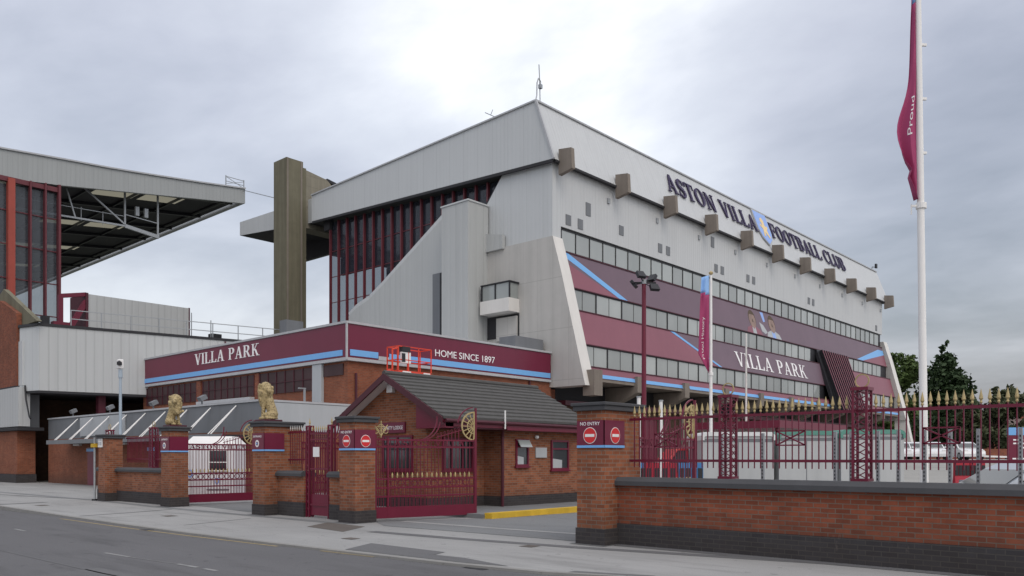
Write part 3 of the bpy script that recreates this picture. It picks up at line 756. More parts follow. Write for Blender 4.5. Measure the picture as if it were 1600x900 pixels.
on([(FX0 + .02, 14.0), (45.6, 12.31), (FX0 + .02, 12.31)], .010, 'banner_claret', 'graphic', b1)
on([(FX0 + .02, 14.59), (40.5, 14.59), (46.5, 12.31), (45.5, 12.31), (FX0 + .02, 14.35)], .016, 'stripe', 'graphic', b1)
on([(XR - .02, 13.7), (XR - .02, 12.31), (91.5, 12.31)], .010, 'banner_claret', 'graphic', b1)
on([(XR - .02, 14.2), (XR - .02, 13.7), (92.4, 12.31), (90.6, 12.31), (98.9, 14.2)], .016, 'stripe', 'graphic', b1)
on([(51.6, 10.79), (57.8, 8.68), (80.0, 8.68), (81.3, 9.4), (79.6, 10.79)], .010, 'banner_dark', 'graphic', b2)
on([(51.3, 10.79), (51.9, 10.79), (58.3, 8.68), (57.8, 8.68)], .016, 'stripe', 'graphic', b2)
for k in range(10):
    x = FX0 + .25 + 6.12 * k
    on([(x, 6.56), (x + 5.35, 6.56), (x + 5.35, 6.80), (x, 6.80)], .010, 'stripe', 'blue_trim', b3)
b = MB()
for z in (14.62, 12.28, 10.83, 8.65, 7.24): b.prism([Vector((FX0, fY(z) - .06, z - .03)), Vector((FX0, fY(z) + .1, z - .03)), Vector((FX0, fY(z) + .1, z + .03)), Vector((FX0, fY(z) - .06, z + .03))], (XR - FX0, 0, 0))
b.build('banner_edge', 'maroon_dark', st)
lean_up = Vector((0, 0.243, 0.970)); xu = Vector((1, 0, 0)); fn = Vector((0, -.97, .243))
lettering('VILLA PARK', Vector((60.9, fY(9.02), 9.02)) + fn * .02, xu, lean_up, 1.25, 14.3, .03, 'letter_white', b2)
# printed portraits on the banner: simple generic heads and shoulders
def put(pts, off, m): facade_poly(pts, off, .002).build('portrait', m, b1)
def oval(cx, cz, rx, rz, a0=0, a1=360, n=18): return [(cx + rx * math.cos(R(a0 + (a1 - a0) * i / n)), cz + rz * math.sin(R(a0 + (a1 - a0) * i / n))) for i in range(n + (a1 - a0 < 360))]
for x, m1, m2 in ((66.0, 'banner_claret', 'panel_light'), (69.9, 'panel_light', 'crest_blue')):
    put([(x - 1.5, 12.32), (x + 1.5, 12.32), (x + 1.2, 12.75), (x + .4, 13.0), (x - .4, 13.0), (x - 1.2, 12.75)], .008, m1)
    put([(x - .35, 12.32), (x + .35, 12.32), (x + .3, 12.95), (x, 12.7), (x - .3, 12.95)], .011, m2)
    put(oval(x, 13.62, .70, .80), .014, 'bark')
    put(oval(x, 13.50, .62, .70), .017, 'skin')
    put([(x - .05, 13.62), (x + .06, 13.62), (x + .14, 13.35), (x - .12, 13.35)], .0195, 'bark')
    put(oval(x, 13.95, .60, .36, 10, 170), .0205, 'bark')
put([(67.3, 13.5), (68.0, 13.3), (68.6, 12.7), (68.1, 12.5), (67.5, 12.7)], .012, 'panel_light')
put([(67.9, 14.5), (68.5, 14.5), (68.6, 13.7), (68.2, 13.6)], .012, 'crest_blue')
# slanting louvre screen
lv = MB()
NL = 12
for k in range(NL):
    t = k / (NL - 1); xa = 79.9 + 6.6 * t; xb = 79.6 + 6.4 * t
    lv.bar((xa, fY(12.2) - .25, 12.2), (xb, fY(6.2) - .95, 6.2), .20, .30)
ls = lv.build('louvre_screen', 'black', st)
lv = MB()
for k in range(NL):
    t = k / (NL - 1); xa = 79.9 + 6.6 * t - .02; xb = 79.6 + 6.4 * t - .02
    lv.bar((xa, fY(12.2) - .42, 12.2), (xb, fY(6.2) - 1.12, 6.2), .09, .04)
lv.build('fin_edge', 'banner_claret', ls)
MB().prism([(79.3, fY(12.25) - .05, 12.25), (86.8, fY(12.25) - .05, 12.25), (86.5, fY(6.2) - .6, 6.2), (79.0, fY(6.2) - .6, 6.2)], (0, .3, 0)).build('backing', 'black', ls)
# under-croft: soffit, recessed ground floor, brackets and doors
MB().prism([(FX0, fY(6.5) + .05, 6.35), (FX0, fY(6.5) + .05, 6.54), (FX0, 33.4, 6.54), (FX0, 33.4, 6.35)], (XR - FX0, 0, 0)).build('soffit', 'concrete_brown', st)
for k in range(1, 10):
    x = FX0 + 6.12 * k - .75
    p = [(x, fY(6.3) - .12, 6.95), (x, fY(6.3) - .12, 5.9), (x, 32.2, 4.9), (x, 33.2, 4.9), (x, 33.2, 6.3), (x, fY(6.3) + .2, 6.3), (x, fY(6.3) + .1, 6.95)]
    if k == 1: br0 = MB().prism(p, (.62, 0, 0)).build('bracket', 'concrete_brown', st)
    else: copy_part(br0, (6.12 * (k - 1), 0, 0))
MB().box(FX0 - .6, 32.36, 0, FX0 - .01, 36, 5.9).build('ground_floor_wall', 'brick_annex', st)
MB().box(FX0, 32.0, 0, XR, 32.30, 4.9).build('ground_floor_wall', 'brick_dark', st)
for k in range(18):
    x = FX0 + .5 + 3.05 * k
    if k % 3 == 0: MB().box(x, 31.90, 0, x + 1.6, 31.99, 4.3).build('door', 'maroon', st)
    MB().box(x + 1.8, 31.72, 0, x + 2.15, 31.99, 4.85).build('pilaster', 'concrete_brown', st)
MB().box(FX0 + .1, 31.6, 4.9, XR, 32.3, 5.2).build('beam', 'maroon_dark', st)
# lettered fascia
up_f = Vector((0, .346, .938)); nf = xu.cross(up_f)
def fas(x, z, off=.06): return Vector((x, 31.55 + (z - 20.02) * .369, z)) + nf * off


lettering('ASTON VILLA', fas(53.0, 21.62), xu, up_f, 1.58, 15.2, .09, 'letter_navy', st)
lettering('FOOTBALL CLUB', fas(71.2, 21.78), xu, up_f, 1.58, 18.6, .09, 'letter_navy', st)
cr = [(0, 3.25), (2.55, 3.25), (2.55, 1.35), (2.15, .6), (1.275, .02), (.4, .6), (0, 1.35)]
co = MB().prism([fas(68.35 + u, 20.72 + v * .94, .04) for u, v in cr], nf * .12).build('crest', 'crest_blue', st)
MB().prism([fas(68.35 + 1.275 + (u - 1.275) * 1.08, 20.60 + v * 1.0, .02) for u, v in cr], nf * .12).build('rim', 'grey_trim', co)
lion = [(.75, .75), (1.05, .80), (1.15, 1.2), (1.45, 1.0), (1.75, .7), (2.0, .8), (1.75, 1.15), (1.7, 1.55), (2.0, 1.75), (1.95, 2.0), (1.6, 1.85), (1.5, 2.1), (1.6, 2.45), (1.3, 2.75), (.95, 2.6), (.85, 2.3), (1.0, 2.1), (.95, 1.8), (.6, 2.0), (.5, 1.8), (.95, 1.5), (.85, 1.1)]
MB().prism([fas(68.35 + u, 20.72 + v * .94, .165) for u, v in lion], nf * .02).build('emblem', 'crest_yellow', co)
# glazed gable under the roof with maroon mullions
gz = [(55.7, 10.0), (55.7, 20.95), (36.6, 20.05), (36.6, 19.0), (38.2, 18.2), (41.0, 18.2), (47.7, 14.4), (51.8, 12.6), (51.8, 10)]
MB().prism([(39.5, y, z) for y, z in gz], (.03, 0, 0)).build('end_glazing', 'glass_end_dark', st)
b = MB()
for i in range(18):
    y = 55.7 - i * 1.12
    zt = 20.95 - (55.7 - y) * .047
    zb = 10.0 if y > 51.8 else (12.6 + (51.8 - y) * .44 if y > 47.7 else 14.4 + (47.7 - y) * .567 if y > 41 else 18.2)
    if zb < zt - .2: mm = MB().bar((39.38, y, zb), (39.38, y, zt), .13, .2).build('mullion', 'mullion', st)
for z in (12.2, 14.3, 16.4, 18.5):
    y1 = 55.7; y0 = 52 if z < 12.6 else (51.8 - (z - 12.6) / .44 if z < 14.4 else (47.7 - (z - 14.4) / .567 if z < 18.2 else 37.5))
    b.bar((39.47, y0, z), (39.47, y1, z), .05, .05)
b.build('transom', 'mullion', st)
MB().prism([(39.2, 36.35, 20.0), (39.2, 38.1, 18.2), (39.2, 37.7, 18.2), (39.2, 35.6, 20.0)], (-.12, 0, 0)).build('gable_trim', 'black', st)
MB().box(39.2, 55.6, 20.3, 39.6, 56.4, 21.2).build('bracket_end', 'dark', st)
# roof deck beams seen from below
b = MB()
for x in range(44, 100, 6): b.box(x, 40, 20.35, x + .35, 69, 20.9 + 1.2)
b.build('roof_truss', 'black', st)
# aerials
ae = thing('roof_aerial', 'thin whip aerial with hooked lightning arm on top of roof corner', 'aerial', (39.3, 33.2, 23.95))
b = MB().tube([(39.5, 33.3, 23.9), (39.45, 33.3, 25.6), (39.38, 33.3, 26.6)], .035); b.build('mast', 'grey_steel', ae)
b = MB().tube([(38.85, 33.2, 23.9), (39.05, 33.2, 24.5), (39.07, 33.2, 25.3), (39.22, 33.2, 25.65), (39.42, 33.2, 25.5), (39.4, 33.2, 25.2)], .04).box(39.3, 33.1, 25.05, 39.5, 33.3, 25.3).build('arm', 'grey_steel', ae)
ae2 = MB().tube([(38.7, 36.4, 23.9), (38.7, 37.4, 24.5)], .03).tube([(38.7, 36.9, 24.2), (38.7, 36.7, 24.5)], .02).build('roof_aerial', 'grey_steel'); tag(ae2, 'short slanting rod on the sloping roof edge left of the corner mast', 'aerial')
ae3 = MB().tube([(101, 33.2, 24.0), (101.2, 33.2, 24.5), (102.6, 33.2, 24.7)], .04).box(102.4, 33.1, 24.6, 102.8, 33.3, 25.1).build('roof_camera', 'black'); tag(ae3, 'small camera on a bracket at the far low end of lettered fascia', 'camera')

# concrete pylon beside the stand
py = thing('concrete_pylon', 'tall mossy brown concrete pylon standing at the pitch end of stand', 'pylon', (37.0, 58.5, 0))
MB().box(37.0, 58.5, 0, 38.6, 60.4, 26.35).build('shaft', 'concrete_moss', py)
MB().box(38.61, 58.8, 0, 39.1, 60.3, 26.0).build('rear_rib', 'concrete_moss', py)
MB().prism([(39.11, 58.85, 25.9), (41.2, 58.85, 25.6), (42.6, 58.85, 24.6), (42.6, 58.85, 21.0), (39.11, 58.85, 21.0)], (0, 1.4, 0)).build('arm', 'concrete_board', py)
b = MB().box(37.05, 58.46, 0, 37.18, 58.498, 26.35); b.box(38.36, 58.47, 0, 38.5, 58.498, 26.35); b.build('edge_rib', 'concrete_brown', py)
MB().prism([(41.3, 58.9, 25.5), (45.6, 58.9, 24.6), (45.6, 58.9, 25.0), (41.3, 58.9, 25.75)], (0, 1.2, 0)).build('roof_tie', 'black', py)

# ================================================================== left grandstand with upswept roof
ls_ = thing('grandstand', 'far stand on the left with upswept cantilever roof and red columns', 'grandstand', (15, 81, 0))
YL0, YL1 = 81.0, 190.0
top = [(8, 27.3), (22.6, 28.70), (27.8, 29.12), (31.8, 29.4), (35.8, 29.78), (41, 30.32), (46.1, 30.92)]
bot = [(46.1, 29.36), (27.4, 26.7), (22.6, 26.2), (8, 25.0)]
MB().prism([(x, YL0, z) for x, z in top + bot], (0, .35, 0)).build('end_fascia', 'clad_far', ls_)
MB().box(45.75, YL0 + .36, 29.36, 46.1, YL1, 30.92).build('front_fascia', 'clad_far', ls_)
b = MB().bar((8, YL0 + .1, 27.38), (22.6, YL0 + .1, 28.8), .5, .14)
for (x0, z0), (x1, z1) in zip(top[1:], top[2:]): b.bar((x0, YL0 + .1, z0 + .07), (x1, YL0 + .1, z1 + .07), .5, .14)
b.build('edge_trim', 'grey_trim', ls_)
# deck in cells: most opaque, a few translucent rooflights
def dz(x): return 25.0 + (x - 8) * (29.36 - 25.0) / (46.1 - 8) + .35


opq = MB(); nx = 8
for j in range(15):
    y0 = YL0 + .4 + j * 7.2; y1 = y0 + 7.2
    for i in range(nx):
        x0 = 8 + i * 37.6 / nx; x1 = x0 + 37.6 / nx
        if i in (3, 5, 6) and j % 2 == 0:
            ya, yb = y0 + 2.2, y0 + 4.6; xa, xb = x0 + .3, x1 - .3
            for (p, q, r, s) in ((x0, y0, x1, ya), (x0, yb, x1, y1), (x0, ya, xa, yb), (xb, ya, x1, yb)): opq.poly([(p, q, dz(p)), (r, q, dz(r)), (r, s, dz(r)), (p, s, dz(p))])
            MB().poly([(xa, ya, dz(xa)), (xb, ya, dz(xb)), (xb, yb, dz(xb)), (xa, yb, dz(xa))]).build('rooflight', 'rooflight', ls_)
        else: opq.poly([(x0, y0, dz(x0)), (x1, y0, dz(x1)), (x1, y1, dz(x1)), (x0, y1, dz(x0))])
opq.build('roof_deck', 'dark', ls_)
b = MB()
for j in range(15): y = YL0 + 1.2 + j * 7.2; b.bar((8, y, dz(8) - .18), (45.2, y, dz(45.2) - .18), .3, .3)
for i in range(9): x = 9 + i * 4.4; b.bar((x, YL0 + .4, dz(x) - .12), (x, YL1, dz(x) - .12), .15, .22)
b.build('roof_truss', 'black', ls_)
MB().box(44.0, YL0 + 2, 29.3, 44.4, YL1, 29.44).build('floodlight_beam', 'black', ls_)
# gantry with white struts
gt = MB()
c0, c1, c2 = (24, 83, 24.25), (34.1, 83, 24.9), (37.5, 83, 24.85)
gt.bar((24, 83, 24.3), (34.1, 83, 24.75), .16); gt.bar((34.1, 83, 24.75), (37.5, 83, 24.3), .25, .35); gt.bar((30.3, 83, 27.6), (34.1, 83, 24.9), .14); gt.bar((28.7, 83, 27.2), (29.5, 83, 24.5), .12)
gt.bar((34.1, 83, 24.9), (34.1, 83, 28.2), .16); gt.bar((37.4, 83, 24.4), (37.4, 83, 28.6), .16); gt.bar((24, 83, 25.3), (34, 83, 25.7), .05); gt.bar((34.1, 83, 25.9), (37.4, 83, 25.7), .08)
for x in (26, 28, 30, 32): gt.bar((x, 83, 24.4), (x, 83, 25.7), .05)
for x in (35.1, 36.0): gt.box(x, 82.8, 26.0, x + .35, 83.1, 26.9)
gt.build('gantry', 'grey_steel', ls_)
# end glazing, red posts
MB().box(8, 81.4, 8.0, 27.36, 81.43, 26.6).build('end_glazing', 'glass_end', ls_)
for x, w, z0, m in ((23.45, .55, 8.6, 'red_column'), (24.97, .13, 9, 'mullion'), (26.2, .13, 9, 'mullion'), (27.36, .2, 9, 'mullion')):
    MB().box(x - w / 2, 80.75, z0, x + w / 2, 81.35, 26.2 + (x - 22.6) * .1).build('column', m, ls_)
b = MB()
for z in (11.5, 14.5, 17.5, 20.5, 23.5): b.box(8, 81.30, z, 27.3, 81.39, z + .09)
b.box(8, 80.95, 26.0, 27.5, 81.35, 26.42); b.build('transom', 'mullion', ls_)
MB().box(8, 95, 0, 20.5, YL1, 9).build('stand_body', 'brick_red', ls_)
# scaffold frame and wire at the roof tip
sc_ = MB()
for x in (43.9, 46.0): sc_.bar((x, 81.1, 30.6), (x, 81.1, 31.9), .09)
for z in (31.3, 31.8): sc_.bar((43.9, 81.1, z), (46.0, 81.1, z), .06)
sc_.bar((43.9, 81.1, 31.8), (46, 81.1, 31.0), .05); sc_.bar((43.9, 81.1, 31.0), (46, 81.1, 31.7), .05)
tag(sc_.build('scaffold_rail', 'grey_steel'), 'short scaffold guard rail on the tip of the upswept roof', 'guard rail')
wr = MB().bar((46.05, 81.1, 30.8), (37.5, 60.4, 23.4), .07); tag(wr.build('cable', 'grey_steel'), 'grey cable strung from roof tip to mossy concrete pylon', 'cable')

# ================================================================== clad box building on legs, with plant room
P1, P2 = Vector((17.5, 55.15)), Vector((34.5, 51.4)); du = (P2 - P1).normalized(); dn = Vector((-du.y, du.x))
Q = Vector((17.0, 57.0))
bx = thing('clad_building', 'grey corrugated box building raised on a dark red column over passage', 'building', (17.5, 55.15, 0))
base = [(P1.x, P1.y), (P2.x, P2.y), (P2.x + dn.x * 14, P2.y + dn.y * 14), (Q.x + dn.x * 9, Q.y + dn.y * 9), (Q.x, Q.y)]
MB().prism([(x, y, 5.75) for x, y in base], (0, 0, 3.98), side_slots={0: 1}).build('wall', ['clad_end', 'clad_left'], bx)
cen = Vector((sum(x for x, y in base) / 5, sum(y for x, y in base) / 5))
ex = [(cen.x + (x - cen.x) * 1.012, cen.y + (y - cen.y) * 1.012) for x, y in base]
MB().prism([(x, y, 9.74) for x, y in ex], (0, 0, .16)).build('roof', 'black', bx)
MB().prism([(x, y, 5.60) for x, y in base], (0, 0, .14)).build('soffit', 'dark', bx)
p = P1 + du * 3.55 + dn * .8; MB().box(p.x - .22, p.y - .22, 0, p.x + .22, p.y + .22, 5.6).build('column', 'maroon_dark', bx)
p0, p1 = P1 + dn * 6.5, P2 + dn * 6.5; MB().prism([(p0.x, p0.y, 0), (p1.x, p1.y, 0), (p1.x + dn.x * .3, p1.y + dn.y * .3, 0), (p0.x + dn.x * .3, p0.y + dn.y * .3, 0)], (0, 0, 5.59)).build('rear_wall', 'brick_dark', bx)
q0 = P1 + du * 11.2 - dn * .02; MB().prism([(q0.x, q0.y, 5.8), (q0.x + du.x * .1, q0.y + du.y * .1, 5.8), (q0.x + du.x * .1 - dn.x * .04, q0.y + du.y * .1 - dn.y * .04, 5.8), (q0.x - dn.x * .04, q0.y - dn.y * .04, 5.8)], (0, 0, 3.9)).build('seam', 'maroon_dark', bx)
rl = MB()
for k in range(10):
    p = P1 + du * (1.8 + k * 1.75) + dn * .5; rl.bar((p.x, p.y, 9.9), (p.x, p.y, 10.95), .05)
for z in (10.4, 10.95): a, c = P1 + du * 1.8 + dn * .5, P1 + du * 17.2 + dn * .5; rl.bar((a.x, a.y, z), (c.x, c.y, z), .05)
for k, h in ((9.2, 11.6), (10.5, 11.2)): p = P1 + du * k + dn * .8; rl.bar((p.x, p.y, 9.9), (p.x, p.y, h), .05)
tag(rl.build('guard_rail', 'grey_steel'), 'thin grey guard rail along roof edge of the raised clad box', 'guard rail')
pr = thing('plant_room', 'long grey corrugated rooftop container with dark red steel frame end', 'plant room', (22.9, 62, 9.9))
MB().box(22.9, 62, 9.9, 30.4, 65, 13.42).build('body', 'clad_left', pr)
b = MB().box(22.72, 61.97, 9.9, 22.9, 65, 13.5); b.box(30.4, 61.97, 9.9, 30.5, 65, 13.45); b.build('end_frame', 'maroon_dark', pr)
b = MB(); b.bar((21.1, 62.2, 9.9), (21.1, 62.2, 13.1), .3); b.bar((21.1, 62.2, 13.05), (22.8, 62.2, 13.4), .28); b.bar((21.6, 62.2, 10.6), (22.8, 62.2, 12.9), .34); b.box(20.6, 62, 10.2, 22.0, 62.6, 11.2)
b.build('steel_frame', 'maroon', pr)
hb = MB().box(19.9, 62.0, 9.9, 20.35, 62.5, 11.5); tag(hb.build('junction_box', 'black'), 'black upright box beside the dark red frame of rooftop container', 'box')
vb = MB().box(28.0, 53.6, 9.9, 28.7, 54.2, 10.3); tag(vb.build('roof_vent', 'black'), 'small black roof vent at the foot of the thin guard rail', 'vent')
tk = MB().box(32.2, 50.9, 9.9, 33.6, 51.8, 11.5); tag(tk.build('water_tank', 'panel_grey'), 'blue grey box at the base of mossy concrete pylon', 'tank')

# ================================================================== brick building at the left frame edge
lb = thing('brick_building', 'orange brick building cut by left frame edge with grey clad middle band', 'building', (16.9, 56.4, 0))
MB().prism([(16.9, 57.3, 6.13), (16.9, 57.3, 10.7), (16.9, 60.6, 11.9), (16.9, 75, 11.9), (16.9, 75, 6.13)], (.29, 0, 0)).build('upper_wall', 'brick_red', lb)
MB().prism([(17.2, 54.6, 9.95), (17.2, 60.9, 12.75), (17.2, 66, 10.85), (17.2, 57.35, 9.9)], (.3, 0, 0)).build('gable', 'concrete_moss', lb)
MB().box(16.75, 56.45, 3.55, 17.4, 75, 6.0).build('cladding', 'clad_left', lb)
MB().box(17.45, 57.3, 3.52, 18.2, 75, 5.96).build('inner_wall', 'panel_grey', lb)
MB().box(16.7, 56.45, 3.30, 18.2, 75, 3.5).build('soffit', 'dark', lb)
MB().box(16.95, 57.4, .55, 18.0, 75, 3.28).build('lower_wall', 'brick_annex', lb)
MB().box(16.90, 57.36, 0, 18.05, 75, .54).build('plinth', 'bluebrick', lb)
MB().box(16.85, 57.3, 5.98, 17.5, 75, 6.12).build('ledge', 'dark', lb)
MB().box(17.0, 56.6, 6.12, 17.3, 57.28, 8.9).build('infill', 'clad_end', lb)
MB().tube([(17.1, 56.42, 6.1), (17.1, 56.2, 5.2), (17.1, 55.6, 4.1), (17.1, 55.4, 4.0)], .05).build('drain_hose', 'black', lb)

# ================================================================== low entrance block with hung canopy
eb = thing('entrance_block', 'long low grey entrance block with dark canopy hung on tie rods', 'building', (18.5, 31.1, 0))
MB().box(18.5, 31.1, 2.75, 23.5, 56.6, 4.0).build('grey_band', 'panel_grey', eb)
MB().box(18.5, 31.1, 0, 23.5, 56.6, 2.74).build('wall', 'brick_annex', eb)
MB().box(18.44, 31.04, 4.01, 23.5, 56.6, 4.10).build('edge_trim', 'grey_trim', eb)
MB().box(18.52, 31.06, 2.76, 23.5, 31.095, 3.99).build('end_panel', 'panel_light', eb)
MB().box(18.44, 44.9, 2.85, 18.49, 51.2, 3.95).build('light_panel', 'panel_light', eb)
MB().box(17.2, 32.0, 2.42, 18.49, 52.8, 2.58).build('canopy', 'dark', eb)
b = MB().box(17.14, 32.0, 2.38, 17.19, 52.8, 2.62).build('canopy_edge', 'panel_grey', eb)
rod = None
for k in range(9):
    y = 33.2 + k * 2.3
    r = MB().tube([(17.25, y, 2.6), (18.46, y, 3.9)], .028).tube([(17.25, y + .25, 2.6), (18.46, y, 3.9)], .028).build('tie_rod', 'white', eb) if k == 0 else copy_part(rod, (0, 2.3 * k, 0))
    rod = rod or r
for y in (36.5, 41.0, 46.5, 49.0):
    d = MB().box(18.40, y, 0, 18.49, y + .95, 2.2).build('door', 'maroon', eb)
    MB().box(18.36, y - .05, 1.95, 18.395, y + 1.0, 2.12).build('fascia', 'stripe', d)
for y in (38.5, 44.5, 47.8, 51.0): MB().box(18.3, y, 2.3, 18.48, y + .9, 2.4).build('light_strip', 'white', eb)
for i, y in enumerate((53.0, 47.5, 42.0, 36.8)):
    o = MB()
    if i == 0:
        fl = thing('roof_floodlight', 'small tilted floodlight at the far left end of the grey entrance roof', 'floodlight', (18.7, y, 4.1), group='floodlights on the entrance block roof'); fl.scale = (.75, .75, .75)
        MB().bar((18.7, y, 4.1), (18.7, y, 4.3), .06).build('bracket', 'panel_grey', fl)
        MB().prism([(18.6, y - .2, 4.26), (18.9, y - .2, 4.42), (18.8, y - .2, 4.6), (18.5, y - .2, 4.44)], (0, .34, 0)).build('lamp', 'panel_grey', fl)
    else: dup(fl, (18.7, y, 4.1), 0, ['', 'small tilted floodlight on the grey roof just left of the camera pole', 'small tilted floodlight on the grey roof left of the raised-paw lion', 'small tilted floodlight on the grey roof right of the raised-paw lion'][i], 'floodlights on the entrance block roof')

# ================================================================== annex with claret fascia
an = thing('brick_annex', 'brick annex with a claret fascia lettered in white and blue stripe', 'building', (23.6, 32, 0))
MB().box(23.6, 32, 0, 39.0, 54.5, 6.25).build('wall', 'brick_annex', an)
fa = MB().box(23.42, 31.82, 6.42, 38.75, 54.2, 8.02).build('fascia', 'maroon_sign', an)
b = MB(); b.box(23.36, 31.76, 8.03, 38.8, 54.3, 8.14); b.box(23.40, 31.80, 6.26, 38.8, 54.2, 6.41); b.box(23.36, 31.76, 6.3, 23.44, 31.84, 8.02); b.build('edge_trim', 'grey_trim', fa)
MB().box(23.395, 32.15, 6.50, 23.418, 54.1, 6.78).build('blue_trim', 'stripe', fa)
MB().box(23.6, 31.795, 6.50, 25.3, 31.818, 6.80).box(26.0, 31.795, 6.50, 38.7, 31.818, 6.80).build('blue_trim', 'stripe', fa)
MB().box(25.32, 31.79, 6.42, 25.98, 31.818, 6.62).build('gap_patch', 'grey_trim', fa)
lettering('VILLA PARK', (23.415, 46.95, 7.16), (0, -1, 0), (0, 0, 1), .66, 7.3, .03, 'letter_white', fa)
sans('HOME SINCE 1897', (29.1, 31.815, 6.98), (1, 0, 0), (0, 0, 1), .36, .02, 'letter_white', fa, width=4.6)
for y0, y1 in ((53.8, 47.0), (46.2, 40.4), (39.8, 34.85)):
    w = MB().box(23.54, y1, 5.0, 23.597, y0, 6.15).build('window', 'win_brown', an)
    b = MB(); n = int((y0 - y1) / .72)
    for i in range(n + 1): yy = y1 + (y0 - y1) * i / n; b.box(23.50, yy - .02, 5.0, 23.538, yy + .02, 6.15)
    b.box(23.50, y1, 5.55, 23.536, y0, 5.58); b.build('frame', 'maroon_dark', w)
MB().box(23.54, 32.3, 5.6, 23.597, 33.9, 6.15).build('window', 'win_brown', an)
MB().box(23.45, 33.95, 0, 23.598, 34.75, 6.24).build('pilaster', 'panel_light', an)
MB().box(23.2, 40.3, 4.75, 23.598, 46.4, 4.92).build('ledge', 'grey_trim', an)
MB().box(23.5, 46.45, 0, 23.598, 46.95, 6.2).build('pier', 'brick_red', an)
MB().box(23.5, 39.88, 4.1, 23.598, 40.3, 6.2).build('pier', 'brick_red', an)
b = MB().tube([(24.05, 31.93, 0), (24.05, 31.93, 5.7)], .06, 8); b.build('downpipe', 'maroon_dark', an)
MB().tube([(36.9, 31.93, 0), (36.9, 31.93, 6.2)], .06, 8).build('downpipe', 'maroon_dark', an)
MB().box(36.0, 32.3, 8.15, 38.6, 33.6, 8.9).build('roof_kerb', 'panel_grey', an)
cm = MB().box(22.9, 34.6, 4.12, 22.98, 34.68, 5.0).box(22.6, 34.6, 5.0, 23.0, 34.7, 5.06)
tag(cm.build('roof_bracket', 'grey_steel'), 'thin grey bracket on the entrance roof beside seated stone lion', 'bracket')

# ================================================================== gate lodge
lo = thing('gate_lodge', 'small brick gate lodge with grey tiled pitched roof and maroon bargeboards', 'lodge', (15.7, 16.8, 0))
ap = MB().box(15.2, 14.75, 0, 23.5, 24, .115); tag(ap.build('lodge_path', 'tarmac'), kind='structure')
MB().prism([(15.25, 14.50, 0), (26.5, 14.50, 0), (26.5, 14.76, 0), (15.25, 14.76, 0)], (0, 0, .15)).build('raised_kerb', 'yellow')
bpy.data.objects['raised_kerb']['kind'] = 'structure'
YR, ZR, ZE, YE0, YE1 = 18.95, 4.06, 2.68, 16.40, 21.5
sl_ = (ZR - ZE) / (YR - YE0)
def wall_gable(x0, x1, y0, y1, z0, name, m):
    zt = lambda y: ZR - .10 - abs(y - YR) * sl_
    pts = [(x0, y0, z0), (x0, y1, z0), (x0, y1, zt(y1)), (x0, YR, zt(YR)), (x0, y0, zt(y0))]
    return MB().prism(pts, (x1 - x0, 0, 0)).build(name, m, lo)


w1 = wall_gable(15.72, 18.2, 17.54, 20.9, .42, 'front_wall', 'brick')
MB().box(18.1, 16.76, .42, 22.6, 20.9, 2.62).build('side_wall', 'brick', lo)
MB().box(15.69, 17.51, .10, 18.2, 20.93, .415).build('plinth', 'bluebrick', lo); MB().box(18.07, 16.73, .10, 22.63, 20.93, .415).build('plinth', 'bluebrick', lo)
wall_gable(22.3, 22.58, 16.8, 20.9, 2.0, 'rear_gable', 'brick')
# roof in stepped tile courses
NC = 11
for side in (0, 1):
    tb = MB(); xA, xB = 15.30, 22.25
    ye = YE0 - .02 if side == 0 else YE1 + .02; span = abs(ye - YR)
    for i in range(NC):
        t0, t1 = i / NC, (i + 1.12) / NC
        s = -1 if side == 0 else 1
        ya, yb = YR + s * span * (1 - t0), YR + s * span * max(0, 1 - t1)
        za, zb = ZE + (ZR - ZE) * t0, ZE + (ZR - ZE) * min(1, t1)
        th = .075
        tb.prism([(xA, ya, za), (xA, yb, zb - .005), (xA, yb, zb + th * .4), (xA, ya, za + th)], (xB - xA, 0, 0))
    tb.build('roof_slope', 'tile', lo)
MB().tube([(15.28, YR, ZR + .05), (22.3, YR, ZR + .05)], .085, 8).build('ridge', 'tile', lo)
b = MB()
for s, ye in ((-1, YE0), (1, YE1)):
    b.prism([(15.26, ye, ZE - .16), (15.26, ye, ZE + .04), (15.26, YR, ZR + .04), (15.26, YR, ZR - .16)], (.05, 0, 0))
b.build('bargeboard', 'maroon_dark', lo)
MB().prism([(15.33, YR, ZR - .07), (15.33, YE0, ZE - .04), (15.33, YE0, ZE - .08), (15.33, YR, ZR - .11)], (.4, 0, 0)).build('verge_soffit', 'maroon', lo)
MB().prism([(15.33, YR, ZR - .07), (15.33, YE1, ZE - .04), (15.33, YE1, ZE - .08), (15.33, YR, ZR - .11)], (.4, 0, 0)).build('verge_soffit', 'white', lo)
MB().prism([(15.70, 17.62, 2.43), (15.70, YE0 - .0, 2.43), (15.70, YE0 - .0, 2.66), (15.70, 17.62, 3.22)], (-.32, 0, 0)).build('box_end', 'maroon', lo)
MB().box(15.40, YE0 - .0, 2.47, 17.9, YE0 + .035, 2.67).build('eaves_fascia', 'maroon', lo); MB().box(17.9, YE0 - .02, 2.42, 22.2, YE0 + .02, 2.66).build('eaves_fascia', 'maroon', lo)
MB().box(15.72, YE0 + .04, 2.43, 22.2, 17.5, 2.47).build('eaves_soffit', 'maroon_dark', lo)
b = MB().tube([(15.35, YE0 - .05, 2.63), (22.25, YE0 - .05, 2.60)], .055, 8); b.build('gutter', 'maroon_dark', lo)
MB().tube([(17.75, YE0 - .02, 2.52), (17.95, 16.6, 2.40), (18.02, 16.68, 2.25), (18.02, 16.68, .12)], .045, 8).build('downpipe', 'maroon_dark', lo)
MB().tube([(22.35, YE0, 2.52), (22.3, 16.68, 2.3), (22.3, 16.68, .12)], .045, 8).build('downpipe', 'maroon', lo)
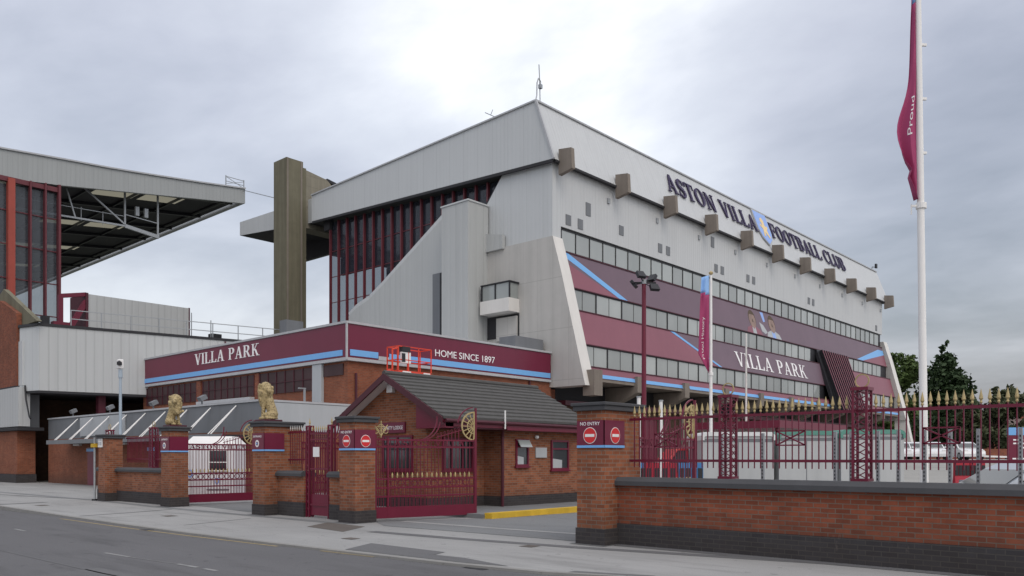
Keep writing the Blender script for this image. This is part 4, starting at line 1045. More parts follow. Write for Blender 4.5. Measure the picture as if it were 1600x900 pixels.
MB().bar((15.7, 21.0, 2.5), (15.7, 21.0, 3.1), .12).build('corner_board', 'white', lo)


def lodge_window(org, u, w, h, bars, open_top=False, paper=False):
    """window frame with panes set into a wall; org lower left, u along the wall"""
    org, u = Vector(org), Vector(u); n = u.cross(Vector((0, 0, 1))); z = Vector((0, 0, 1)); t = .06
    f = MB()
    def pc(a0, a1, z0, z1, d0=.0, d1=.05): f.prism([org + u * a0 + z * z0 + n * d0, org + u * a1 + z * z0 + n * d0, org + u * a1 + z * z1 + n * d0, org + u * a0 + z * z1 + n * d0], n * (d1 - d0))
    pc(0, w, 0, t); pc(0, w, h - t, h); pc(0, t, t, h - t); pc(w - t, w, t, h - t)
    for kx in bars: pc(kx - .025, kx + .025, t, h - t)
    pc(t, w - t, h * .68, h * .68 + .05)
    pc(-.04, w + .04, -.05, 0, 0, .08)
    fo = f.build('window', 'maroon', lo)
    g = MB().prism([org + u * t + z * t + n * .012, org + u * (w - t) + z * t + n * .012, org + u * (w - t) + z * (h - t) + n * .012, org + u * t + z * (h - t) + n * .012], n * .004).build('pane', 'win_dark', fo)
    if paper: MB().prism([org + u * (t + .02) + z * t + n * .020, org + u * (w * .62) + z * t + n * .020, org + u * (w * .62) + z * (h * .33) + n * .020, org + u * (t + .02) + z * (h * .38) + n * .020], n * .003).build('sill_paper', 'panel_light', fo)
    if open_top: MB().prism([org + u * .03 + z * (h * .70) + n * .20, org + u * (w - .03) + z * (h * .70) + n * .20, org + u * (w - .03) + z * (h - .03) + n * .06, org + u * .03 + z * (h - .03) + n * .06], n * .03).build('fanlight', 'win', fo)
    return fo


lodge_window((18.68, 16.758, 1.33), (1, 0, 0), .60, .85, (), True, True)
lodge_window((20.40, 16.758, 1.20), (1, 0, 0), .92, .97, (), False, True)
lodge_window((16.33, 17.538, 1.22), (1, 0, 0), 1.25, .98, (.35, .8))
lodge_window((15.718, 19.52, 1.22), (0, -1, 0), 1.40, 1.04, (.7,))
MB().box(19.63, 16.72, 1.60, 20.17, 16.757, 1.92).build('wall_plaque', 'panel_light', lo)
MB().lathe([(.02, -.03), (.07, 0), (.07, .06), (.03, .09)], (19.62, 16.68, 2.22), 12).build('camera_dome', 'white', lo)
MB().box(15.60, 18.95, 3.56, 15.719, 19.22, 3.80).build('wall_lamp', 'white', lo)
MB().bar((17.72, 16.3, 2.45), (17.72, 16.3, 3.0), .035).build('vent_pipe', 'white', lo)
sg = thing('lodge_sign', 'maroon nameplate sign with small white lettering on lodge front wall', 'sign', (15.68, 19.4, 2.3))
MB().box(15.66, 18.45, 2.34, 15.714, 19.62, 2.66).build('board', 'maroon_sign', sg)
sans('TRINITY LODGE', (15.658, 19.48, 2.44), (0, -1, 0), (0, 0, 1), .11, .004, 'letter_white', sg, width=.95)

# ================================================================== boundary pillars, walls, railings
XPF = 12.0
pil_lab = {8.6: 'brick gate pillar nearest the camera where the long boundary wall starts', 15.98: 'brick gate pillar with no entry signs beside the large open maroon gate',
           20.05: 'brick gate pillar carrying the seated stone lion looking back', 25.75: 'brick gate pillar carrying the lion with a raised paw', 30.9: 'lowest brick pillar at the left end of wall beside grey sign post'}
pil0 = None
for y, lab in pil_lab.items():
    h = 2.46 if y < 30 else 2.30
    if pil0 is None or y > 30:
        p = thing('gate_pillar', lab, 'pillar', (XPF, y, 0), group='brick gate pillars')
        dp = 1.17 if y in (8.6,) else .62
        MB().box(XPF, y, .30, XPF + dp, y + .62, h).build('shaft', 'brick', p)
        MB().box(XPF - .02, y - .02, 0, XPF + dp + .02, y + .64, .298).build('plinth', 'bluebrick', p)
        MB().prism([(XPF - .06, y - .06, h), (XPF + dp + .06, y - .06, h), (XPF + dp + .06, y + .68, h), (XPF - .06, y + .68, h)], (0, 0, .09)).box(XPF - .09, y - .09, h + .09, XPF + dp + .09, y + .71, h + .15).build('cap', 'coping', p, bevel=.012)
        if y == 8.6: pilw = p
        elif y < 30: pil0 = p
    elif y == 20.05: dup(pilw, (XPF, y, 0), 0, lab, 'brick gate pillars')
    else: dup(pil0, (XPF, y, 0), 0, lab, 'brick gate pillars')
# low walls: the long one in red brick, the short ones in orange brick


def boundary_wall(y0, y1, lab, m, end=False):
    w = thing('boundary_wall', lab, 'wall', (12.4, y0, 0))
    MB().box(12.42, y0, .39, 12.68, y1, 1.09).build('brickwork', m, w)
    MB().box(12.40, y0, 0, 12.70, y1, .388).build('plinth', 'bluebrick', w)
    MB().prism([(12.32, y0, 1.09), (12.32, y0, 1.17), (12.40, y0, 1.24), (12.72, y0, 1.24), (12.80, y0, 1.17), (12.80, y0, 1.09)], (0, y1 - y0, 0)).build('coping', 'coping', w)
    return w


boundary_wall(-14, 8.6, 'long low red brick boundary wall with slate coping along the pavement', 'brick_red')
boundary_wall(16.6, 17.62, 'short brick wall between lodge gate pillar and narrow maroon gate', 'brick')
boundary_wall(18.78, 20.05, 'short brick wall between seated lion pillar and narrow maroon gate', 'brick')
boundary_wall(26.37, 30.9, 'short brick wall between raised-paw lion pillar and the lowest pillar', 'brick')
boundary_wall(31.52, 32.7, 'stub of brick wall at far left end past lowest pillar', 'brick')


def finial_mesh(b, p, s=1.0):
    b.lathe([(.012 * s, 0), (.022 * s, .02 * s), (.012 * s, .04 * s), (.029 * s, .07 * s), (.022 * s, .11 * s), (.002 * s, .205 * s)], p, 6)


def picket_railing(y0, y1, lab, cols=(), tips=1.0, pitch=.108):
    f = thing('railing', lab, 'railing', (12.75, y0, 1.24))
    X = 12.75
    MB().bar((X, y0, 2.31), (X, y1, 2.31), .035, .045).build('rail', 'maroon', f); MB().bar((X, y0, 1.545), (X, y1, 1.545), .035, .045).build('rail', 'maroon', f)
    n = int((y1 - y0) / pitch); p0 = None
    for i in range(n):
        y = y0 + .06 + i * pitch
        if any(abs(y - c) < .13 for c in cols): continue
        if p0 is None:
            p0 = MB().bar((X, y, 1.42), (X, y, 2.36), .016).build('picket', 'maroon', f); yy = y
            if tips: b = MB(); finial_mesh(b, (X, y, 2.355), tips); b.build('finial', 'gold' if tips == 1 else 'concrete', p0)
        else: copy_part(p0, (0, y - yy, 0))
    for c in cols:
        b = MB()
        for dx in (-.1, .1):
            for dy in (-.1, .1): b.bar((X + dx, c + dy, 1.24), (X + dx, c + dy, 2.66), .035)
        for dx, dy, ex, ey in ((-1, -1, -1, 1), (-1, -1, 1, -1)):
            for sgn in (-1, 1):
                k = 0; z = 1.28
                while z < 2.6:
                    a = Vector((X + dx * .1, c + dy * .1, z)); e = Vector((X + ex * .1, c + ey * .1, z + .11))
                    if sgn == 1: a, e = a + (Vector((0, 0, .11))), e - Vector((0, 0, .11))
                    b.bar(a, e, .014); z += .115
        b.box(X - .13, c - .13, 1.24, X + .13, c + .13, 1.28); b.box(X - .13, c - .13, 2.62, X + .13, c + .13, 2.67)
        co = b.build('lattice_post', 'maroon', f)
        MB().arc((X, c, 2.77), .10, 0, 2 * math.pi, (0, 1, 0), (0, 0, 1), .018, 18).build('ring', 'gold', co)
    return f


rail1 = picket_railing(-9.0, 8.55, 'long maroon picket railing with gold spear tips on top of red brick wall', (6.55, 4.33, 1.75, -.5, -2.7, -4.9))
b = None
for c0, c1 in ((6.55, 4.33), (4.33, 2.11), (8.77, 6.55), (2.11, -.11)):
    m = (c0 + c1) / 2; X = 12.72; q = MB()
    if c0 > 8: m = 7.75
    for a, e in (((m - .24, 1.80), (m + .24, 1.80)), ((m - .24, 2.03), (m + .24, 2.03)), ((m - .24, 1.80), (m - .24, 2.03)), ((m + .24, 1.80), (m + .24, 2.03)), ((m - .24, 1.80), (m + .24, 2.03)), ((m - .24, 2.03), (m + .24, 1.80))):
        q.bar((X, a[0], a[1]), (X, e[0], e[1]), .022)
    q.build('cross_panel', 'maroon', rail1)
rail2 = picket_railing(26.4, 30.9, 'maroon picket railing with lattice post between raised-paw lion and lowest pillar', (28.6,), 0)
rail3 = picket_railing(16.62, 17.6, 'short maroon picket railing between lodge gate pillar and narrow gate', (), .7)
rail4 = picket_railing(18.8, 20.03, 'short maroon picket railing between seated lion pillar and narrow gate', (), .7)
rail5 = picket_railing(31.55, 32.6, 'short maroon railing end with lattice post at the far left of wall', (32.4,), 0)


# ---- gate leaves in local space: hinge at the origin, leaf along +x
def gate_leaf(name, lab, loc, rz, L=2.95, group=None):
    t = thing(name, lab, 'gate', loc, rz, group); B = lambda b, n, m: b.build(n, m, t, world=False)
    B(MB().box(.0, -.03, .08, L, .03, .36), 'kick_plate', 'maroon')
    b = MB()
    for x, w, zt in ((.0, .075, 2.18), (.36, .05, 2.1), (L - .05, .07, 2.1)): b.box(x, -.035, .1, x + w, .035, zt)
    for z in (.62, .84, 1.06, 1.87, 2.05): b.box(0, -.022, z - .022, L, .022, z + .022)
    B(b, 'frame', 'maroon')
    b = MB(); x = .46
    while x < L - .1:
        b.box(x - .008, -.008, .36, x + .008, .008, 2.03); x += .105
    x = .5
    while x < L - .1:
        b.box(x - .006, -.006, .36, x + .006, .006, .84); x += .105
    for x in (.13, .20, .27): b.box(x - .008, -.008, .36, x + .008, .008, 2.1)
    B(b, 'bar_panel', 'maroon')
    b = MB(); x = .56
    while x < L - .15:
        b.arc((x, 0, .95), .085, 0, 2 * math.pi, (1, 0, 0), (0, 0, 1), .016, 10); x += .19
    B(b, 'ring_band', 'maroon')
    x = .51; s0 = None
    while x < L - .08:
        if s0 is None: b = MB(); b.lathe([(.012, 0), (.024, .03), (.026, .08), (.012, .125), (.002, .14)], (x, -.0, 1.085), 6); s0 = B(b, 'spear_tip', 'gold'); x0 = x
        else: copy_part(s0, (x - x0, 0, 0))
        x += .140
    for lw_ in lettering('ASTON VILLA', (.55, -.012, 1.90), (1, 0, 0), (0, 0, 1), .13, L - .9, .012, 'maroon', None): lw_.parent = t
    # quarter wheel and swooping crest over the free end
    c = (L - .05, 0, 2.44); b = MB()
    b.arc(c, .37, R(90), R(270), (1, 0, 0), (0, 0, 1), .035, 20); b.arc(c, .20, R(90), R(270), (1, 0, 0), (0, 0, 1), .022, 14); b.bar((L - .05, 0, 2.06), (L - .05, 0, 2.83), .035)
    for k in range(1, 8): a = R(90 + k * 22.5); b.bar((c[0] + .06 * math.cos(a), 0, c[2] + .06 * math.sin(a)), (c[0] + .36 * math.cos(a), 0, c[2] + .36 * math.sin(a)), .02)
    B(b, 'wheel_ornament', 'gold')
    b = MB(); b.arc(c, .50, R(95), R(170), (1, 0, 0), (0, 0, 1), .03, 14); b.bar((L - .0, 0, 2.05), (L - .0, 0, 2.93), .05)
    b.arc((L - 1.75, 0, 2.62), .58, R(-78), R(5), (1, 0, 0), (0, 0, 1), .028, 12); b.arc((L - 1.62, 0, 2.60), .55, R(-78), R(-8), (1, 0, 0), (0, 0, 1), .024, 12)
    x = L - 1.15
    while x < L - .42:
        zt = 2.16 + .26 * (x - L + 1.15); b.box(x - .009, -.009, 2.03, x + .009, .009, zt); b.arc((x, 0, zt + .04), .03, 0, 6.28, (1, 0, 0), (0, 0, 1), .010, 8); x += .105
    b.bar((L - 1.2, 0, 2.12), (L - .42, 0, 2.33), .022)
    B(b, 'scroll_crest', 'maroon')
    b = MB()
    for k in range(-2, 3): b.arc((.2 + k * .065, 0, 2.27 + .05 * (2 - abs(k))), .065, R(0), R(340), (1, 0, 0), (0, 0, 1), .016, 9)
    b.bar((.2, 0, 2.1), (.2, 0, 2.52), .024); b.bar((.02, 0, 2.42), (.2, 0, 2.14), .02); b.bar((.38, 0, 2.42), (.2, 0, 2.14), .02)
    B(b, 'crown_ornament', 'gold')
    return t


g1 = gate_leaf('vehicle_gate', 'large maroon gate leaf with gold half wheel standing open before the lodge', (12.62, 16.05, 0), math.atan2(15.31 - 16.05, 15.52 - 12.62))
dup(g1, (13.22, 9.15, -.05), -.01, 'large maroon gate leaf folded back behind the long picket railing'); 
dup(g1, (12.4, 26.35, 0), math.atan2(-.02, 3), 'large maroon gate leaf standing open in front of white kiosk')
dup(g1, (13.22, 20.76, 0), .02, 'large maroon gate leaf mostly hidden behind the narrow pedestrian gate')
# pedestrian gate
pg = thing('pedestrian_gate', 'narrow closed maroon pedestrian gate between two low walls', 'gate', (12.55, 18.2, 0))
for y in (17.70, 18.70):
    b = MB()
    for dx in (-.06, .06):
        for dy in (-.06, .06): b.bar((12.55 + dx, y + dy, 0), (12.55 + dx, y + dy, 2.45), .04)
    for k in range(12): z = .15 + k * .19; b.bar((12.49, y - .06, z), (12.49, y + .06, z + .12), .02); b.bar((12.49, y + .06, z), (12.49, y - .06, z + .12), .02)
    b.box(12.47, y - .08, 2.42, 12.63, y + .08, 2.46); po = b.build('post', 'maroon', pg)
    b = MB(); finial_mesh(b, (12.55, y, 2.46), 1.0); b.build('finial', 'gold', po)
b = MB().box(12.52, 17.80, .06, 12.58, 18.60, .62); b.build('kick_plate', 'maroon', pg)
b = MB()
for z in (.34, 1.30, 2.08, 2.24): b.bar((12.50, 17.80, z), (12.50, 18.60, z), .03, .04)
for k in range(9): y = 17.82 + k * .095; b.bar((12.55, y, .6), (12.55, y, 2.32), .02)
for k in range(8): b.arc((12.55, 17.88 + k * .095, 2.16), .04, 0, 6.28, (0, 1, 0), (0, 0, 1), .012, 8)
b.build('bar_panel', 'maroon', pg)
f0 = None
for k in range(9):
    y = 17.82 + k * .095
    if f0 is None: b = MB(); finial_mesh(b, (12.55, y, 2.31), .7); f0 = b.build('finial', 'gold', pg)
    else: copy_part(f0, (0, k * .095, 0))
MB().box(12.46, 18.15, 1.62, 12.478, 18.42, 1.88).build('notice', 'white', pg)

# signs wrapped round the pillars
def pillar_sign(y, lab, kind, group=None, words=None):
    t = thing('no_entry_sign' if kind == 'no' else 'entrance_sign', lab, 'sign', (XPF, y, 2.0), group=group)
    z0, z1 = 1.78, 2.28
    MB().box(XPF - .03, y - .03, z0, XPF - .004, y + .60, z1).build('board', 'maroon_sign', t); MB().box(XPF - .03, y - .031, z0, XPF + .60, y - .004, z1).build('board', 'maroon_sign', t)
    MB().box(XPF - .033, y - .034, z0, XPF - .03, y + .60, z0 + .045).box(XPF - .033, y - .034, z0, XPF + .60, y - .0312, z0 + .045).build('blue_trim', 'stripe', t)
    n1, n2 = Vector((-1, 0, 0)), Vector((0, -1, 0))
    def disc(c, n, r, d0, m, nm, u):
        b = MB(); c = Vector(c); z = Vector((0, 0, 1)); k = 28
        b.prism([c + n * d0 + u * (r * math.cos(2 * math.pi * i / k)) + z * (r * math.sin(2 * math.pi * i / k)) for i in range(k)], n * .003); return b.build(nm, m, t)
    if kind == 'no':
        for c, n, u in (((XPF - .03, y + .30, 2.005), n1, Vector((0, -1, 0))), ((XPF + .30, y - .031, 2.005), n2, Vector((1, 0, 0)))):
            d = disc(c, n, .150, 0, 'white', 'roundel', u); disc(c, n, .138, .004, 'red_sign', 'red_disc', u)
            cc = Vector(c) + n * .0075; z = Vector((0, 0, 1)); MB().prism([cc - u * .105 - z * .026, cc + u * .105 - z * .026, cc + u * .105 + z * .026, cc - u * .105 + z * .026], n * .003).build('white_bar', 'white', t)
        sans('NO ENTRY', (XPF - .031, y + .52, 2.19), (0, -1, 0), (0, 0, 1), .062, .004, 'letter_white', t, width=.44)
    else:
        disc((XPF - .03, y + .34, 1.99), n1, .10, 0, 'white', 'roundel', Vector((0, -1, 0))); disc((XPF - .03, y + .34, 1.99), n1, .055, .004, 'maroon_sign', 'emblem', Vector((0, -1, 0))); disc((XPF - .03, y + .34, 1.99), n1, .03, .008, 'stripe', 'emblem', Vector((0, -1, 0)))
        sans('ENTRANCE', (XPF - .031, y + .53, 2.16), (0, -1, 0), (0, 0, 1), .055, .004, 'letter_white', t, width=.42)
    return t


pillar_sign(8.6, 'maroon no entry sign wrapped round the pillar nearest the camera', 'no')
pillar_sign(15.98, 'maroon no entry sign wrapped round the pillar beside the lodge gate', 'no')
pillar_sign(20.05, 'maroon entrance sign with white badge below the seated stone lion', 'yes')
pillar_sign(25.75, 'maroon entrance sign with white badge below the raised-paw lion', 'yes')

# ================================================================== lion statues
def lion(lab, loc, rz, mirror=1, paw=True, turn=-62):
    t = thing('lion_statue', lab, 'statue', loc, rz)
    m = mirror
    caps = [((-.17, 0, .16), (-.05, 0, .50), .17, .155), ((-.05, 0, .50), (.06, 0, .66), .165, .15),                 # trunk, sitting, faces +x
            ((-.16, .13, .12), (.03, .15, .13), .12, .075), ((-.16, -.13, .12), (.03, -.15, .13), .12, .075),        # haunches
            ((.03, .15, .06), (.14, .15, .035), .05, .04), ((.03, -.15, .06), (.14, -.15, .035), .05, .04),          # hind feet
            ((.10, .085 * m, .52), (.15, .09 * m, .06), .072, .05), ((.15, .09 * m, .045), (.23, .09 * m, .035), .05, .038),   # standing foreleg
            ] + ([((.10, -.085 * m, .50), (.27, -.10 * m, .40), .07, .055), ((.27, -.10 * m, .40), (.43, -.10 * m, .47), .052, .042), ((.43, -.10 * m, .47), (.47, -.10 * m, .46), .05, .04)] if paw else [((.10, -.085 * m, .52), (.15, -.09 * m, .06), .072, .05), ((.15, -.09 * m, .045), (.23, -.09 * m, .035), .05, .038)])   # raised paw or second foreleg
    ha = .0 if m == 0 else 1.0
    d = Vector((math.cos(R(turn)), math.sin(R(turn)), 0)); c = Vector((.06, 0, .80))
    caps += [(c - Vector((0, 0, .10)), c + Vector((0, 0, .05)), .205, .205), (c - Vector((0, 0, .10)), Vector((.11, 0, .46)), .22, .15), (c + Vector((0, 0, .0)), c - d * .08 + Vector((0, 0, -.22)), .19, .14),    # mane
             (c + d * .13 + Vector((0, 0, .03)), c + d * .23 + Vector((0, 0, .0)), .115, .085), (c + d * .23 + Vector((0, 0, -.02)), c + d * .31 + Vector((0, 0, -.03)), .075, .055),
             (c + d * .16 + Vector((0, 0, -.09)), c + d * .23 + Vector((0, 0, -.095)), .05, .04)]
    r2 = random.Random(3); s = d.cross(Vector((0, 0, 1)))
    for sg in (-1, 1): caps.append((c + s * sg * .13 + Vector((0, 0, .14)) + d * .04, c + s * sg * .14 + Vector((0, 0, .18)) + d * .04, .04, .025))
    for k in range(90):
        a, b_ = r2.uniform(-2.2, 2.2), r2.uniform(-.26, .16); rr = .225 - abs(b_) * .12
        q = c - d * (math.cos(a) * rr) + s * (math.sin(a) * rr) + Vector((0, 0, b_)); caps.append((q, q + Vector((0, 0, -.07)), .042, .016))
    caps += [((-.30, .0, .05), (-.22, .2 * m, .045), .035, .03), ((-.22, .2 * m, .045), (.02, .26 * m, .045), .03, .045)]
    bo = blob('body', 'stone_gold', None, caps, .0135, 1); bo.parent = t
    b = MB()
    for sg in (-1, 1): q = c + d * .195 + s * sg * .05 + Vector((0, 0, .06)); b.lathe([(.002, -.014), (.014, 0), (.002, .014)], q, 8)
    q = c + d * .315 + Vector((0, 0, -.02)); b.lathe([(.004, -.018), (.024, 0), (.006, .018)], q, 8)
    b.build('eye', 'black', t, world=False)
    return t


def plinth_top(y): return 2.46 + .15
l1 = lion('gilded lion statue sitting with one paw raised towards the gate opening', (12.30, 26.10, 2.66), R(-60), 1); l1.scale = (.86, .86, .98)
l2 = lion('gilded lion statue sitting upright with its head turned over its back', (12.30, 20.40, 2.66), R(140), 1, False, 125); l2.scale = (.86, .86, 1.02)
for y, lo_, hi_ in ((25.75, 0, 0), (20.05, 0, 0)):
    pl = MB().box(XPF + .03, y + .06, 2.611, XPF + .60, y + .57, 2.664)
    tag(pl.build('statue_base', 'maroon_dark', bevel=.01), 'dark red slab under the ' + ('raised-paw lion' if y > 25 else 'lion that looks over its back'), 'base')

# ================================================================== white kiosk behind the left gate
ck = thing('kiosk', 'white ribbed kiosk with hipped roof and crest behind open gate', 'kiosk', (15.70, 29.80, 0), R(42.125 - 90))
b = MB().box(-.94, -.6, .08, .94, .7, 2.12); b.build('body', 'clad_white', ck, world=False)
vs = [(-.97, -.63, 2.12), (.97, -.63, 2.12), (.97, .73, 2.12), (-.97, .73, 2.12), (-.74, -.35, 2.42), (.74, -.35, 2.42), (.74, .45, 2.42), (-.74, .45, 2.42)]
MB().mesh(vs, [(0, 3, 2, 1), (4, 5, 6, 7), (0, 1, 5, 4), (1, 2, 6, 5), (2, 3, 7, 6), (3, 0, 4, 7)]).build('roof', 'white', ck, world=False)
wn = MB().box(.0, -.63, 1.12, .66, -.605, 1.86); wn.build('window', 'win_dark', ck, world=False)
f = MB()
for x0, x1, z0, z1 in ((-.05, 0, 1.07, 1.91), (.66, .71, 1.07, 1.91), (-.05, .71, 1.86, 1.91), (-.05, .71, 1.07, 1.12), (0, .66, 1.40, 1.44)): f.box(x0, -.66, z0, x1, -.605, z1)
f.build('window_frame', 'white', ck, world=False)
for cx, cz, s in ((-.76, .98, 1.25), (.27, .70, .95)):
    sh = [(-.09, .12), (.09, .12), (.09, -.05), (0, -.14), (-.09, -.05)]
    e = MB().prism([(cx + u * s, -.604, cz + v * s) for u, v in sh], (0, -.006, 0)).build('crest', 'crest_blue', ck, world=False)
    MB().prism([(cx + u * s * .45, -.612, cz + v * s * .6) for u, v in sh], (0, -.004, 0)).build('emblem', 'crest_yellow', e, world=False)
MB().box(-.12, -.612, .34, .74, -.604, .40).build('text_strip', 'panel_grey', ck, world=False)
MB().box(-.92, -.58, 0, .92, .66, .08).build('base', 'panel_grey', ck, world=False)
nb = thing('notice_box', 'small white notice box with black top on the brick wall right of white kiosk', 'notice', (18.4, 33.2, 1.3))
MB().box(18.40, 33.05, 1.15, 18.488, 33.40, 1.62).build('box', 'white', nb); MB().box(18.38, 33.02, 1.63, 18.488, 33.43, 1.74).build('cap', 'black', nb)

# ================================================================== poles
cc = thing('camera_pole', 'pale blue grey camera pole rising behind brick wall beside lion', 'camera pole', (14.2, 35.0, 0))
MB().cyl((14.2, 35.0, 0), (14.2, 35.0, 5.0), .068, .055, 14).build('pole', 'pole_blue', cc, smooth=True)
MB().cyl((14.2, 35.0, 4.95), (14.2, 35.0, 5.3), .085, .075, 14).build('collar', 'pole_blue', cc, smooth=True)
h = MB().box(14.08, 34.88, 5.32, 14.30, 35.10, 5.72).build('camera_housing', 'white', cc, bevel=.04); MB().lathe([(.02, 0), (.1, .02), (.1, .14), (.02, .2)], (14.1, 34.86, 5.45), 12).build('lens', 'black', h)
sp = thing('sign_post', 'grey steel post with a yellow fitting and small white notice', 'sign post', (11.95, 31.75, 0))
MB().cyl((11.95, 31.75, 0), (11.95, 31.75, 2.35), .038, n=10).build('post', 'grey_steel', sp, smooth=True)
MB().cyl((11.95, 31.75, 0), (11.95, 31.75, .06), .10, n=12).build('foot', 'black', sp)
MB().box(11.88, 31.67, 1.98, 12.03, 31.95, 2.12).build('fitting', 'yellow', sp)
ns = thing('wall_notice', 'small white notice plate with grey symbols on the lowest brick pillar', 'notice', (11.98, 31.2, 2.1))
MB().box(11.97, 31.12, 1.98, 11.995, 31.5, 2.42).build('plate', 'white', ns)
b = MB()
for dy in (.05, .21):
    for dz_ in (.06, .22): b.box(11.962, 31.14 + dy, 2.0 + dz_, 11.969, 31.14 + dy + .1, 2.0 + dz_ + .12)
b.build('symbol', 'grey_trim', ns)
fp = thing('floodlight_pole', 'maroon lamp post topped by three black floodlights before banners', 'lamp post', (27.23, 17.6, 0))
MB().cyl((27.23, 17.6, 0), (27.23, 17.6, 8.45), .10, .085, 12).build('pole', 'maroon', fp, smooth=True)
MB().cyl((27.23, 17.6, 8.45), (27.23, 17.6, 8.62), .10, .10, 12).build('cap', 'grey_steel', fp)
b = MB(); b.bar((26.9, 17.95, 8.5), (27.55, 17.25, 8.5), .06); b.build('cross_arm', 'black', fp)
rv, fw = Vector((.6708, -.7416, 0)), Vector((.7416, .6708, 0)); pc = Vector((27.23, 17.6, 8.5))
for u, w, z, tilt in ((-.20, -.25, .22, .5), (.38, .1, .16, -.9), (.34, -.25, -.28, .3), (-.42, .2, -.05, 1.2)):
    c = pc + rv * u + fw * w + Vector((0, 0, z)); ax = (rv * math.cos(tilt) + fw * math.sin(tilt)); ay = Vector((0, 0, 1)).cross(ax) * .6 + Vector((0, 0, .8)); ay.normalize()
    q = [c - ax * .19 - ay * .15, c + ax * .19 - ay * .15, c + ax * .16 + ay * .15, c - ax * .16 + ay * .15]
    lm = MB().prism(q, ax.cross(ay).normalized() * .13).build('floodlight', 'black', fp)
    MB().bar(c, pc, .03).build('arm', 'black', lm)


def flag(name, lab, org, top, drop, width, seed, word, blue_top, side):
    """hanging cloth beside its pole; side = unit vector away from the pole"""
    t = thing(name, lab, 'flag', org); o = Vector(org); side = Vector(side); nrm = side.cross(Vector((0, 0, 1))); n, mseg = 30, 9; rg = random.Random(seed)
    def P(u, v):
        w = width(v); gather = .5 + .5 * math.sin(v * 6.0 + seed)
        fold = math.sin(u * 6.5 + v * 3.0 + seed) * .095 * (.25 + v) + math.sin(u * 11 - v * 7) * .03
        return o + side * (.09 + u * w) + Vector((0, 0, top - o.z - v * drop - u * .10)) + nrm * (fold * (.3 + u))
    a, bl = MB(), MB()
    for i in range(n):
        for j in range(mseg):
            q = [P(j / mseg, i / n), P((j + 1) / mseg, i / n), P((j + 1) / mseg, (i + 1) / n), P(j / mseg, (i + 1) / n)]
            (bl if (i + .5) / n < blue_top + (.0 if j < 4 else -.0) - .05 * j / mseg else a).poly(q)
    cl = a.build('cloth', 'flag_claret', t, smooth=True, merge=True)
    s = cl.modifiers.new('thickness', 'SOLIDIFY'); s.thickness = .006
    if bl.f: bo = bl.build('blue_band', 'flag_blue', t, smooth=True, merge=True); s = bo.modifiers.new('thickness', 'SOLIDIFY'); s.thickness = .006
    if word:
        txt, v0, v1, u0, u1 = word
        cu = bpy.data.curves.new('t', 'FONT'); cu.body = txt; cu.extrude = 0; to = bpy.data.objects.new('t', cu); COL.objects.link(to)
        me = bpy.data.meshes.new_from_object(to.evaluated_get(bpy.context.evaluated_depsgraph_get())); bpy.data.objects.remove(to)
        xs = [p.co.x for p in me.vertices]; ys = [p.co.y for p in me.vertices]; x0, x1, y0, y1 = min(xs), max(xs), min(ys), max(ys)
        bm = bmesh.new(); bm.from_mesh(me); bmesh.ops.subdivide_edges(bm, edges=bm.edges, cuts=2); bm.to_mesh(me); bm.free()
        inv = wm(t).inverted()
        for p in me.vertices:
            fx = (p.co.x - x0) / (x1 - x0); fy = (p.co.y - y0) / (y1 - y0)
            p.co = inv @ (P(u0 + (u1 - u0) * fy, v1 + (v0 - v1) * fx) - fw * .014)
        me.materials.clear(); me.materials.append(M['letter_white']); lo_ = bpy.data.objects.new('lettering', me); COL.objects.link(lo_); lo_.parent = t
    return t


bp = thing('flagpole', 'tall thick white flagpole rising out of frame behind railing', 'flagpole', (22.75, 6.15, 0))
MB().cyl((22.75, 6.15, 0), (22.62, 6.29, 14.6), .105, .072, 16).build('pole', 'white', bp, smooth=True)
b = MB().cyl((22.69, 6.22, 8.05), (22.69, 6.22, 8.19), .13, .13, 14); b.bar((22.69, 6.22, 8.12), (22.52, 6.41, 8.12), .05); b.bar((22.52, 6.41, 7.9), (22.52, 6.41, 8.16), .03); b.build('collar', 'white', bp)
b = MB()
for z in (9.5, 10.9, 12.3): b.bar((22.66, 6.25, z), (22.80, 6.13, z), .06)
b.build('cleat', 'white', bp)
flag('flag', 'claret flag hanging limp on the tall thick white flagpole', (22.66, 6.25, 8.3), 14.2, 5.85, lambda v: .10 + .10 * v + .36 * math.exp(-((v - .70) / .15) ** 2) - .13 * math.exp(-((v - .86) / .02) ** 2) - .42 * max(0, (v - .9)) * 4, 1.3, ('Proud', .55, .72, .26, .44), .16, -rv)
fp2 = thing('flagpole', 'slim white flagpole with gold ball in front of banners', 'flagpole', (34.44, 18.57, 0))
MB().cyl((34.44, 18.57, 0), (34.44, 18.57, 10.15), .085, .06, 12).build('pole', 'white', fp2, smooth=True)
MB().lathe([(.02, 0), (.10, .07), (.10, .14), (.02, .2)], (34.44, 18.57, 10.15), 12).build('ball', 'gold', fp2, smooth=True)
MB().cyl((34.44, 18.57, 5.45), (34.44, 18.57, 5.6), .11, n=12).build('collar', 'white', fp2)
flag('flag', 'narrow claret and pale blue flag hanging on the slim white flagpole', (34.44, 18.57, 5.7), 10.15, 4.5, lambda v: .36 + .22 * v - (0 if v < .80 else (v - .80) * 2.7), 2.6, ('Proud History', .42, .86, .38, .70), .20, -rv)
wp = thing('flagpole', 'thin weathered bare flagpole in front of large lettered banner', 'flagpole', (42.1, 20.54, 0))
MB().cyl((42.1, 20.54, 0), (42.1, 20.54, 8.5), .075, .045, 10).build('pole', 'concrete_white', wp, smooth=True)
